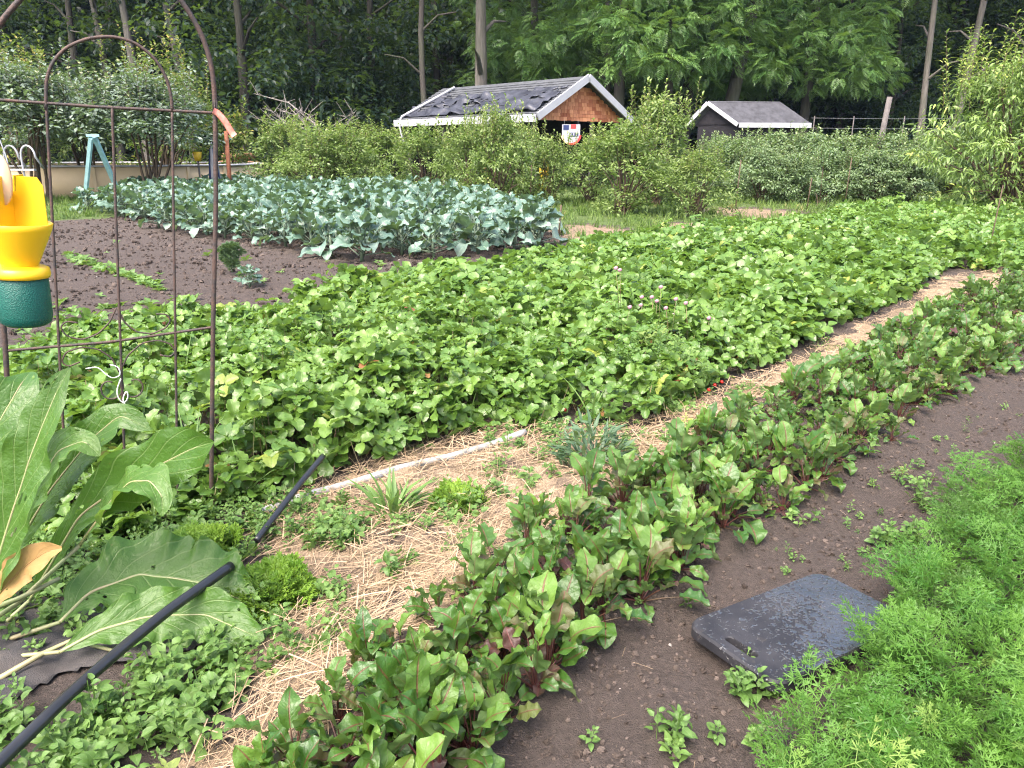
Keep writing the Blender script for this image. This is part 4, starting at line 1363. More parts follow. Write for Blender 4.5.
def build_bushes():
    protos = [bush_proto('blueberry_bush', 300 + i, 2.0, 1.15, M['blueberry'], 92, 46, ov, (.65, 1.2), 'leafy green fruit bush in the row before the sheds', 'bush', 'fruit bushes before the sheds') for i in range(3)]
    pl = Placer(protos)
    # px, base py, top py, half width px
    B = [(292, 196, 122, 34, 'leftmost low spreading fruit bush, below the bare dead tree'),
         (345, 198, 126, 36, 'fruit bush below the left end of the torn shed roof'),
         (425, 203, 128, 34, 'yellow-green fruit bush below the torn shed eave, behind brassicas'),
         (498, 211, 112, 34, 'tall pale green fruit bush below the middle of the torn roof'),
         (548, 206, 140, 24, 'thin fruit bush with bare stems left of the hanging banner'),
         (622, 214, 124, 46, 'largest round fruit bush right of the hanging banner'),
         (655, 205, 98, 40, 'tall light green fruit bush between the two sheds'),
         (695, 219, 152, 34, 'low fruit bush standing forward at the lawn edge, below dark shed'),
         (470, 208, 122, 30, 'leafy fruit bush below the torn eave, left of the tall pale one'), (525, 204, 128, 28, 'leafy fruit bush at the left corner of the cedar gable'), (592, 203, 138, 28, 'small fruit bush in front of the cedar gable right of the hanging banner'),
         (320, 200, 128, 34, 'fruit bush beneath the bare dead tree, nearest the brassicas'),
         (380, 192, 130, 34, 'small fruit bush half hidden between two others under the torn eave'),
         (462, 197, 145, 26, 'small fruit bush behind the brassicas under the torn roof')]
    for i, (a, b, c, hw, lab) in enumerate(B):
        p = P(a, b); top = D(a, c, p[1])
        hgt = top[2]; wd = hw * p[1] / F
        pl.put(i % 3, (p[0], p[1], 0), random.uniform(0, 6), (wd / 1.0, wd / 1.0, hgt / 1.95), lab)
    br = [bush_proto('bramble_bush', 330 + i, 1.9, 1.3, M['bramble'], 120, 62, ov, (.65, 1.3), 'grey-green berry bush in the tall hedge before the dark shed', 'bush', 'berry bushes in the right hedge', droop=.25) for i in range(2)]
    pl = Placer(br); c = 0
    for a, b, t, hw in ((738, 197, 136, 36), (772, 195, 129, 38), (808, 196, 131, 38), (846, 195, 133, 40), (884, 196, 132, 40), (922, 197, 130, 38), (952, 199, 128, 36), (826, 201, 146, 32), (760, 202, 146, 30), (790, 203, 152, 28), (868, 203, 148, 32), (905, 203, 146, 32), (718, 192, 134, 26), (985, 190, 122, 40), (1018, 190, 122, 40)):
        p = P(a, b); top = D(a, t, p[1]); wd = hw * p[1] / F
        pl.put(c % 2, (p[0], p[1], 0), random.uniform(0, 6), (wd / 1.2, wd / 1.2, top[2] / 2.0)); c += 1
    # peach tree at the right edge
    p = P(1000, 218)
    top = D(1010, 40, p[1])[2]
    root = bush_proto('peach_tree', 350, top, 2.2, M['peach'], 230, 48, lan, (.6, 1.15), 'bright drooping narrow-leaved peach tree at the right edge', 'tree', None, .5, tip_r=.32, foliage='crown', zlo=.04)
    root.location = (p[0] + .15, p[1], 0)
    # small young whip in front of the hedge
    p = P(822, 207)
    r2 = bush_proto('young_fruit_tree', 352, 1.7, .35, M['bramble'], 14, 24, ov, (.6, 1.0), 'slim young fruit tree in front of the grey-green hedge', 'tree', None, .2, tip_r=.14, foliage='crown'); r2.location = tuple(p)
    # grey-green apple trees on the left, before the pool
    A = [(40, 201, 56, 100, 'grey-green apple tree behind the trellis, left of the teal frame'), (150, 200, 66, 90, 'grey-green apple tree behind the trellis, right of the teal frame'), (96, 196, 74, 84, 'grey-green apple tree farther back, between the other two')]
    ap = [bush_proto('apple_tree', 360 + i, 3.4, 1.9, M['apple'], 190, 44, ov, (.7, 1.5), A[i][4], 'tree', None, .2, tip_r=.36, foliage='crown', zlo=.54) for i in range(3)]
    for o, (a, b, t, hw, lab) in zip(ap, A):
        p = P(a, b); top = D(a, t, p[1])[2]; wd = hw * p[1] / F
        o.location = (p[0], p[1], 0); o.scale = (wd / 2.0, wd / 2.2, top / 3.6)
    # yellowish saplings behind them
    Yl = [(20, 40, 50, 'yellow-tipped slender tree behind the left apple tree'), (165, 42, 60, 'yellow-tipped slender tree behind the right apple tree'), (228, 108, 24, 'small yellow-green sapling beside the trellis corner')]
    for i, (a, t, hw, lab) in enumerate(Yl):
        Yy = 31 + i; z = D(a, t, Yy)[2]; x = D(a, 150, Yy)[0]; wd = hw * Yy / F
        o = bush_proto('sapling', 370 + i, z, wd, M['yellowtip'], 60 if i < 2 else 24, 50, ov, (1.3, 2.2), lab, 'tree', None, .25, tip_r=.4, foliage='crown'); o.location = (x, Yy, 0)


build_bushes()


# ------------------------------------------------------------------ forest
def pinnate(L, pairs, lw):
    out = []
    for k in range(pairs):
        t = (k + 1) / (pairs + .5); x = L * t; z = -.22 * L * t * t
        ll = L * .42 * math.sin(PI * (.2 + .7 * t))
        for s in (1, -1):
            lf = leaf(3, 2, ll, lw, lambda q: [.35, 1, .1][int(q * 2 + .1)], -.1, .5)
            out.append(xf(lf, s * 1.0, 0, random.uniform(-.3, .3), (x, 0, z)))
    out.append(xf(leaf(3, 2, L * .3, lw, lambda q: [.35, 1, .1][int(q * 2 + .1)], -.4, .5), 0, 0, 0, (L, 0, -.22 * L)))
    return merge(out)


def trunk_geo(h, r, lean=(0, 0), limbs=6, seed=0, wob=.25, lo=.45, ll=1.0):
    random.seed(seed); g = Geo()
    n = 12
    pts = [np.array((lean[0] * t * h + wob * math.sin(t * 5 + seed) * t, lean[1] * t * h + wob * math.cos(t * 4 + seed) * t, -.8 + (h + .8) * t)) for t in np.linspace(0, 1, n)]
    rad = [r * (1.35 if i == 0 else 1.12 if i == 1 else 1 - .72 * i / n) * random.uniform(.9, 1.1) for i in range(n)]
    g.tube(pts, rad, 10)
    tips = []
    for i in range(limbs):
        k = int(n * (lo + (1 - lo) * (i / limbs))); b = pts[min(k, n - 1)]; a = i * 2.4 + seed
        L = h * random.uniform(.18, .3) * ll
        d = np.array((math.cos(a), math.sin(a), .45)); e = b + d * L
        g.tube([b, b + d * L * .5 + np.array((0, 0, .3)), e], (rad[min(k, n - 1)] * .5, rad[min(k, n - 1)] * .32, .03), 6, cap=False)
        tips.append(e)
    return g, tips


def tree_proto(name, seed, h, tr, bark_m, crown_m, spec, tms, sc, nper, label, lean=(0, 0), limbs=7, droop=.35, tip_r=1.0, lo=.45):
    """spec: list of (z0,z1,radius,ntips)"""
    root = empty(name, (0, 0, 0), 0, label, 'tree')
    g, tips = trunk_geo(h, tr, lean, limbs, seed, lo=lo); g.build('trunk', bark_m, root)
    random.seed(seed + 1)
    cs, rs = [], []
    for z0, z1, r, nt in spec:
        for i in range(nt):
            t = random.random(); z = z0 + (z1 - z0) * t; a = random.uniform(0, 6.28)
            k = r * random.uniform(.35, 1.0) ** .7 * math.sin(PI * (.15 + .75 * t)) ** .6
            cs.append((k * math.cos(a) + lean[0] * z, k * math.sin(a) + lean[1] * z, z - .2 * k)); rs.append(tip_r * random.uniform(.6, 1.3))
    gc = Geo(); crown_cloud(gc, cs, rs, nper, tms, sc, droop=droop)
    gc.build('crown', crown_m, root)
    return root


def build_forest():
    pin = [pinnate(.6, 7, .055) for _ in range(4)]
    ovb = [leaf(3, 3, .26, .15, lambda t: [.35, 1, .2][int(t * 2 + .1)], .1, .7, .25) for _ in range(3)]
    grp = 'trees at the wood edge'
    # walnut trees with hanging bright foliage behind the sheds
    W = [(618, 41, 'broad walnut-like tree with hanging bright foliage right behind the cedar gable', 0), (682, 43, 'walnut-like tree with two dark trunks between the two sheds', 1), (800, 45, 'green walnut-like tree whose foliage hangs over the dark shed', 0), (540, 47, 'walnut-like tree whose leaves hang above the torn roof', 1)]
    wp = [tree_proto('walnut_tree', 400, 17, .33, M['bark'], M['walnut'], [(5.6, 9, 5.0, 70), (8, 17, 5.5, 60)], pin, (.7, 1.2), 30, '', droop=.3, tip_r=.95),
          tree_proto('walnut_tree', 410, 17, .36, M['bark'], M['walnut'], [(5.4, 9, 4.6, 65), (8, 17, 5.2, 60)], pin, (.7, 1.2), 30, '', (-.03, 0), droop=.3, tip_r=.95)]
    pw = Placer(wp)
    for i, (a, Y, lab, k) in enumerate(W):
        pw.put(k, (D(a, 150, Y)[0], Y, 0), i * 1.9, 1.0 if i < 2 else .95, lab)
    # dark dense trees that reach the ground
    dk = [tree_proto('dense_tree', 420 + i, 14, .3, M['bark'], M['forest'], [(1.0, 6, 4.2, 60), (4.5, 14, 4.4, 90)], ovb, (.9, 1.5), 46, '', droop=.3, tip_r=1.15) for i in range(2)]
    pd = Placer(dk)
    Dk = [(248, 41, 1.0, 'dark dense tree left of the bare dead tree'), (318, 44, 1.05, 'dark dense tree directly behind the bare dead tree'), (378, 47, 1.0, 'dark dense tree left of the thin crooked trunk'),
          (90, 46, .95, 'dark tree behind the apple trees'), (835, 50, .9, 'dark green tree right of the dark shed'), (885, 49, .72, 'dark low tree behind the leaning post'), (10, 48, 1.0, 'dark tree at the left edge of the wood'), (770, 53, .95, 'dark tree behind the dark shed roof'), (1015, 52, .9, 'dark tree behind the peach tree'), (945, 54, .95, 'dark tree between the two pale trunks on the right')]
    for i, (a, Y, s, lab) in enumerate(Dk):
        pd.put(i % 2, (D(a, 150, Y)[0], Y, float(hill_z(D(a, 150, Y)[0], Y)) if Y > 50 else 0), i * 1.3, s, lab)
    # tall trunks whose crowns are above the frame
    T = [(430, 39, .17, (.0, 0), 'bark', 'thin crooked trunk rising behind the left end of the shed roof', 1.0), (482, 40, .36, (0, 0), 'pale_bark', 'thick pale straight trunk rising behind the torn shed roof', .1),
         (150, 44, .26, (-.06, 0), 'pale_bark', 'pale leaning trunk behind the small trellis arch, right one of a pair', .2), (122, 45, .22, (-.05, 0), 'pale_bark', 'pale leaning trunk behind the small trellis arch, left one of a pair', .2), (196, 46, .24, (-.07, 0), 'pale_bark', 'pale trunk near the right side of the trellis arch', .2),
         (605, 42.5, .24, (0, 0), 'bark', 'dark straight trunk behind the gable peak', .1), (668, 41, .26, (-.02, 0), 'bark', 'dark trunk between the sheds, leaning left', .2), (715, 42, .40, (.16, 0), 'bark', 'leaning dark trunk behind the dark shed', .3),
         (922, 42, .20, (-.06, 0), 'pale_bark', 'slim pale trunk right of the wooden post', .3), (948, 43, .22, (.06, 0), 'pale_bark', 'slim pale trunk left of the peach tree top', .2), (1002, 45, .22, (.04, 0), 'pale_bark', 'slim pale trunk above the peach tree', .2)]
    for i, (a, Y, r, lean, bk, lab, wob) in enumerate(T):
        root = empty('tall_tree', (D(a, 150, Y)[0], Y, 0), 0, lab, 'tree', grp)
        g, tips = trunk_geo(20, r, lean, 9, 500 + i, wob, .3, .4); g.build('trunk', M[bk], root)
        random.seed(i); gc = Geo()
        cs = [(random.uniform(-3.6, 3.6) + lean[0] * 15, random.uniform(-3.6, 3.6), random.uniform(11.5, 21)) for _ in range(60)]
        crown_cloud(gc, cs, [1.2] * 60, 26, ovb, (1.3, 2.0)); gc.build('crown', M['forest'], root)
    # wood on the hillside, shared meshes
    random.seed(77)
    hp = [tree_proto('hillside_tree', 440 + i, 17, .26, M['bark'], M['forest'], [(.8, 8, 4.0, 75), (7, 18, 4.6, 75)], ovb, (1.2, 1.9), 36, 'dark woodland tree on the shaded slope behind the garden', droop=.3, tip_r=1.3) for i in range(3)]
    for o in hp: o['group'] = 'woodland trees on the slope'
    ph = Placer(hp); c = 0
    for Y0 in (55, 62, 70, 79, 90, 102):
        stp = 5.2 if Y0 < 75 else 6.5
        wv = Y0 * .72 + 8
        for x in np.arange(-wv, wv, stp):
            xx = x + random.uniform(-1.8, 1.8); yy = Y0 + random.uniform(-2.5, 2.5)
            ph.put(c % 3, (xx, yy, float(hill_z(xx, yy))), random.uniform(0, 6.28), random.uniform(.85, 1.2)); c += 1
    print('hill trees', c)
    # bare dead tree
    p = D(318, 150, 33)
    root = empty('dead_tree', (p[0], 33, 0), 0, 'bare grey dead tree with spreading twigs left of the torn-roof shed', 'tree'); root.scale = (1.35, 1.35, 1.32)
    random.seed(9); g = Geo(); g2 = Geo()
    g.tube([(0, 0, -.1), (.05, 0, 1.0), (0, 0, 1.9)], (.10, .08, .06), 7); g.build('trunk', M['dead_wood'], root)
    for i in range(15):
        a = random.uniform(0, 6.28); L = random.uniform(.9, 2.0); b = np.array((0, 0, random.uniform(1.1, 1.9)))
        d = np.array((math.cos(a) * 1.2, math.sin(a) * .6, random.uniform(.3, .8)))
        e = b + d * L; m_ = b + d * L * .5 + np.array((random.uniform(-.15, .15), 0, random.uniform(-.1, .2)))
        g2.tube([b, m_, e], (.032, .022, .008), 5, cap=False)
        for k in range(5):
            s = m_ + (e - m_) * random.uniform(0, .9)
            g2.tube([s, s + np.array((random.uniform(-.35, .35), random.uniform(-.2, .2), random.uniform(.0, .45)))], (.013, .005), 4, cap=False)
    g2.build('branches', M['dead_wood'], root)


build_forest()


# ------------------------------------------------------------------ sheds
def solve(f, a, b):
    fa = f(a)
    for _ in range(60):
        m = (a + b) / 2; fm = f(m)
        if (fm > 0) == (fa > 0): a, fa = m, fm
        else: b = m
    return (a + b) / 2


def slab(g, quad, th, mat=0, rnd=.5):
    """a thick panel from 4 corner points; thickness goes down along the normal"""
    q = np.asarray(quad, float); nrm = np.cross(q[1] - q[0], q[3] - q[0]); nrm /= np.linalg.norm(nrm)
    V = np.vstack([q, q - nrm * th])
    g.add(V, [(0, 1, 2, 3), (7, 6, 5, 4), (0, 4, 5, 1), (1, 5, 6, 2), (2, 6, 7, 3), (3, 7, 4, 0)], np.vstack([[(0, 0), (1, 0), (1, 1), (0, 1)]] * 2), rnd, mat)


def beam(g, a, b, w, h, mat=0, up=(0, 0, 1)):
    a = np.asarray(a, float); b = np.asarray(b, float); T = b - a; L = np.linalg.norm(T); T /= L
    S = np.cross(T, up); S /= np.linalg.norm(S); N = np.cross(S, T)
    V = [p + S * sx * w / 2 + N * sz * h / 2 for p in (a, b) for sx, sz in ((-1, -1), (1, -1), (1, 1), (-1, 1))]
    g.add(V, [(0, 1, 2, 3), (7, 6, 5, 4), (0, 4, 5, 1), (1, 5, 6, 2), (2, 6, 7, 3), (3, 7, 4, 0)], None, .5, mat)


def build_shed():
    Yp = 30.; al = R(46)
    pk = D(588, 76, Yp)
    r = np.array((-math.cos(al), math.sin(al), 0)); gd = np.array((math.sin(al), math.cos(al), 0))
    hl = solve(lambda t: proj(pk - gd * t)[0] - 540, .1, 9); hr = solve(lambda t: proj(pk + gd * t)[0] - 634, .1, 12)
    hw = (hl + 2 * hr) / 3
    ez = solve(lambda z: proj(np.array((*(pk - gd * hw)[:2], z)))[1] - 115, 0, pk[2])
    L = solve(lambda t: proj(pk + r * t)[0] - 443, 1, 30)
    print('shed hw', hw, 'L', L, 'eave', ez, 'ridge', pk[2])
    foot = np.array((*(pk + r * L / 2)[:2], 0))
    root = empty('cedar_shed', tuple(foot), 0, 'open wooden shed with torn dark roof, white eaves and red cedar gable', 'shed')
    Z = lambda p, z: np.array((p[0], p[1], z)) - foot
    dr = .0
    FL, FR, FP = Z(pk - gd * hw, ez), Z(pk + gd * hw, ez), Z(pk, pk[2])
    BL, BR, BP = Z(pk - gd * hw + r * L, ez - dr), Z(pk + gd * hw + r * L, ez - dr), Z(pk + r * L, pk[2] - dr)
    g = Geo(); slab(g, [BL, FL, FP, BP], .07); slab(g, [FR, BR, BP, FP], .07)
    roof = g.build('roof', M['roof'], root, smooth=False)
    # shingle courses, thin proud strips across the slope
    g = Geo(); nrm = np.cross(FL - BL, BP - BL); nrm /= np.linalg.norm(nrm)
    for k in range(1, 14):
        t = k / 14
        a, b = BL + (BP - BL) * t, FL + (FP - FL) * t; c, d = BL + (BP - BL) * (t - .035), FL + (FP - FL) * (t - .035)
        slab(g, np.array([c, d, b, a]) + nrm * .022, .02)
    g.build('shingle_courses', M['roof'], roof, smooth=False)
    # torn rippled felt over the lower half
    n, m = 24, 90; V = []
    for i in range(n):
        for j in range(m):
            u = .03 + .94 * j / (m - 1)
            top = .60 + .16 * (fbm(u * 9, 3.3, 70) - .5) + .10 * u
            t = .07 + (top - .07) * i / (n - 1)
            a = BL + (BP - BL) * t; b = FL + (FP - FL) * t
            rip = .05 + .26 * max(0, float(fbm(u * 14, t * 9, 72)) - .45) * 2.0
            V.append(a + (b - a) * u + nrm * (rip if 0 < i < n - 1 else .04 + rip * .7))
    q = [(i * m + j, i * m + j + 1, (i + 1) * m + j + 1, (i + 1) * m + j) for i in range(n - 1) for j in range(m - 1)
         if not (fbm(j * .13, i * .35, 73) > .58 and i > 6)]
    g = Geo(); g.add(V, q); fe = g.build('torn_felt', M['felt'], roof); sm = fe.modifiers.new('t', 'SOLIDIFY'); sm.thickness = .015
    # white fascia
    g = Geo(); dn = np.array((0, 0, -.09)); o2 = -gd * .04
    beam(g, FL + dn + o2, BL + dn + o2, .05, .26); g.build('eave_board', M['white'], root, smooth=False)
    f3 = -r * .06
    for e in (FL, FR):
        g = Geo(); beam(g, e + dn * .6 + f3, FP + dn * .6 + f3, .06, .25); g.build('rake_board', M['white'], root, smooth=False)
    # white pipe lying on the far left slope edge and hose drooping off it
    g = Geo(); a = BL + (FL - BL) * .04; b = BP + (FP - BP) * .14
    pts = [a + (b - a) * t + nrm * .1 for t in (.05, .5, .92)]
    g.tube(pts, .055, 8)
    g.tube(smooth_line([pts[0], pts[0] + np.array((-.1, -.2, -.25)), pts[0] + np.array((.05, -.3, -.9)), pts[0] + np.array((.5, -.3, -1.6))]), .035, 6)
    g.build('downpipe', M['white'], root)
    # cedar shingle gable
    g = Geo(); random.seed(3)
    ins = r * .35
    rows = 9; hgt = FP[2] - FL[2] - .25
    for k in range(rows):
        z0 = FL[2] - .12 + hgt * k / rows; z1 = z0 + hgt / rows * 1.15
        half = hw * (1 - (z1 - FL[2]) / (FP[2] - FL[2])) * 1.0
        s = -half
        while s < half - .03:
            w = min(random.uniform(.1, .24), half - s)
            c = Z(pk + gd * (s + w / 2) + ins, (z0 + z1) / 2 - random.uniform(0, .02))
            Mr = np.stack([gd, -r, np.array((0, 0, 1.))], 1) @ rots(0., 0., R(6))
            g.box(c, (w - .012, .02, z1 - z0), M=Mr, rnd=random.random())
            s += w
    g.build('gable_siding', M['cedar'], root, smooth=False)
    g = Geo()
    V = np.array([Z(pk + gd * (-hw * .98) + r * .42, ez - .15), Z(pk + gd * hw * .98 + r * .42, ez - .15), Z(pk + r * .42, pk[2] - .12)])
    g.add(np.vstack([V, V + r * .05]), [(0, 1, 2), (5, 4, 3), (0, 3, 4, 1), (1, 4, 5, 2), (2, 5, 3, 0)]); g.build('gable_panel', M['dark_wood'], root, smooth=False)
    # walls, posts
    g = Geo(); slab(g, [Z(pk + gd * hw * .9 + r * .5, 0), Z(pk + gd * hw * .9 + r * (L - .4), 0), Z(pk + gd * hw * .9 + r * (L - .4), ez - .1), Z(pk + gd * hw * .9 + r * .5, ez - .1)], .08)
    slab(g, [Z(pk - gd * hw * .9 + r * (L - .4), 0), Z(pk + gd * hw * .9 + r * (L - .4), 0), Z(pk + gd * hw * .9 + r * (L - .4), ez - .1), Z(pk - gd * hw * .9 + r * (L - .4), ez - .1)], .08)
    slab(g, [Z(pk - gd * hw * .3 + r * 2.0, 0), Z(pk + gd * hw * .9 + r * 2.0, 0), Z(pk + gd * hw * .9 + r * 2.0, ez), Z(pk - gd * hw * .3 + r * 2.0, ez)], .08)
    g.build('wall', M['dark_wood'], root, smooth=False)
    for t in (.06, .36, .66, .94):
        g = Geo(); p = pk - gd * hw * .88 + r * L * t; beam(g, Z(p, 0), Z(p, ez), .14, .14, up=(1, 0, 0))
        if t in (.36, .66): beam(g, Z(p, ez - .7), Z(p - r * .6, ez - .12), .08, .08)
        g.build('porch_post', M['red_wood'] if t == .36 else M['grey_wood'], root, smooth=False)
    for s in (-.86, .3, .86):
        g = Geo(); p = pk + gd * hw * s + r * .45; beam(g, Z(p, 0), Z(p, ez - .05), .13, .13, up=(1, 0, 0)); g.build('porch_post', M['grey_wood'], root, smooth=False)
    # hanging banner under the gable: white disc, red cap, navy band with white marks, red lower rim
    cb = D(571, 134, 29.0); cb[:2] = (pk + gd * ((cb[0] - pk[0]) / gd[0]) + r * .2)[:2] if False else cb[:2]
    b = empty('hanging_banner', tuple(cb), 0, 'red, white and navy banner with rounded lower edge hanging under the cedar gable', 'banner')
    b.scale = (.82, .82, .82)

    def disc(name, r0, r1, a0, a1, mat, yo, zc=0, sx=1):
        g = Geo(); V = []; n = 28
        for y in (-.012, .012):
            for k in range(n + 1):
                a = a0 + (a1 - a0) * k / n
                for rr in (r0, r1): V.append((rr * math.cos(a) * sx, y - yo, zc + rr * math.sin(a)))
        K = 2 * (n + 1); fc = []
        for k in range(n):
            i = 2 * k; fc += [(i, i + 1, i + 3, i + 2), (K + i + 2, K + i + 3, K + i + 1, K + i), (i + 1, K + i + 1, K + i + 3, i + 3), (i + 2, K + i + 2, K + i, i)]
        g.add(V, fc); return g.build(name, mat, b, smooth=False)
    disc('face', .005, .40, PI, 2 * PI, M['white'], 0)
    g = Geo(); g.box((0, 0, .2), (.79, .024, .4)); g.build('upper_cloth', M['white'], b, smooth=False)
    disc('red_rim', .37, .46, R(255), R(352), M['red'], .014)
    disc('faded_rim', .37, .44, R(190), R(248), M['lure'], .014)
    g = Geo(); g.box((-.22, -.02, .27), (.24, .016, .2)); g.build('navy_patch', M['navy'], b, smooth=False)
    g = Geo(); g.box((.1, -.02, .31), (.24, .016, .17)); g.build('red_patch', M['red'], b, smooth=False)
    g = Geo(); g.box((.12, -.02, -.02), (.40, .016, .16)); nb = g.build('navy_band', M['navy'], b, smooth=False)
    g = Geo()
    for x in (.0, .12, .23): g.box((x, -.034, -.02), (.05, .01, .1))
    g.build('white_mark', M['white'], nb, smooth=False)
    g = Geo(); g.tube([(-.3, 0, .38), (-.3, .05, .6)], .006, 4); g.tube([(.3, 0, .38), (.3, .05, .6)], .006, 4); g.build('cord', M['metal'], b)
    # clutter under the eave, half hidden by bushes
    def crate(name, a, bq, Y, size, mat, label, cat):
        p = D(a, bq, Y); h = p[2] + size[2] / 2
        g = Geo(); g.lathe([(.001, 0), (size[0] * .42, 0), (size[0] * .5, .05), (size[0] * .5, h * .5), (size[0] * .48, h - .04), (size[0] * .52, h - .03), (size[0] * .52, h), (.001, h)], 16)
        o = g.build(name, mat); o.location = (p[0], p[1], 0); tag(o, label, cat)
    crate('plastic_barrel', 454, 168, 29, (.42, .42, .3), M['teal'], 'pale teal plastic barrel half hidden below the torn eave', 'barrel')
    crate('plastic_barrel', 544, 152, 29.5, (.35, .35, .3), M['toy_yellow'], 'yellow plastic barrel under the cedar gable, left of the banner', 'barrel')


build_shed()


def build_dark_shed():
    Y0 = 33.
    al = R(8)
    c = D(739, 123, Y0)                       # near front eave corner
    ex = np.array((math.cos(al), math.sin(al), 0))
    L = solve(lambda t: proj(c + ex * t)[0] - 811, .5, 12)
    dp = np.array((-.62, .78, 0)) * 1.0         # depth direction, gable seen a little from the left
    dp = np.array((-math.sin(R(52)), math.cos(R(52)), 0))
    # gable plane goes back-left from the near corner
    Wd = solve(lambda t: proj(c + dp * t)[0] - 687, .3, 14)
    pkxy = c + dp * Wd * .60
    pz = solve(lambda z: proj(np.array((pkxy[0], pkxy[1], z)))[1] - 101, 1, 8)
    foot = np.array((c[0], c[1], 0)) + ex * L / 2 + dp * Wd / 2; foot[2] = 0
    print('dark shed', L, Wd, c[2], pz)
    root = empty('dark_shed', tuple(foot), 0, 'small dark shed with grey roof and white eave board', 'shed')
    ez = c[2]
    Z = lambda p, z: np.array((p[0], p[1], z)) - foot
    A, B = Z(c, ez), Z(c + ex * L, ez); C, D2 = Z(c + dp * Wd, ez), Z(c + dp * Wd + ex * L, ez)
    PA, PB = Z(pkxy, pz), Z(pkxy + ex * L * 1.0, pz)
    g = Geo(); slab(g, [A, B, PB, PA], .08); slab(g, [D2, C, PA, PB], .08); g.build('roof', M['dark_roof'], root, smooth=False)
    g = Geo(); dn = np.array((0, -.05, -.08)); beam(g, A + dn, B + dn, .05, .19); g.build('eave_board', M['white'], root, smooth=False)
    off = -ex * .05 + np.array((0, 0, -.07))
    for e in (A, C):
        g = Geo(); beam(g, e + off, PA + off, .05, .15); g.build('rake_board', M['white'], root, smooth=False)
    i = .25
    a, b, d, e = c + ex * i + dp * i, c + ex * (L - i) + dp * i, c + ex * (L - i) + dp * (Wd - i), c + ex * i + dp * (Wd - i)
    g = Geo()
    n = 22
    for k in range(n):
        p0 = a + (b - a) * k / n; p1 = a + (b - a) * (k + .96) / n
        slab(g, [Z(p0, 0), Z(p1, 0), Z(p1, ez - .06), Z(p0, ez - .06)], .04)
    g.build('front_wall', M['dark_wood'], root, smooth=False)
    g = Geo()
    slab(g, [Z(b, 0), Z(d, 0), Z(d, ez), Z(b, ez)], .05); slab(g, [Z(e, 0), Z(a, 0), Z(a, ez - .02), Z(e, ez - .02)], .05)
    V = np.array([Z(c + ex * i + dp * .1, ez - .1), Z(c + ex * i + dp * (Wd - .1), ez - .1), Z(pkxy + ex * i, pz - .12)])
    g.add(np.vstack([V, V + ex * .05]), [(0, 1, 2), (5, 4, 3), (0, 3, 4, 1), (1, 4, 5, 2), (2, 5, 3, 0)])
    g.build('side_wall', M['dark_wood'], root, smooth=False)


build_dark_shed()


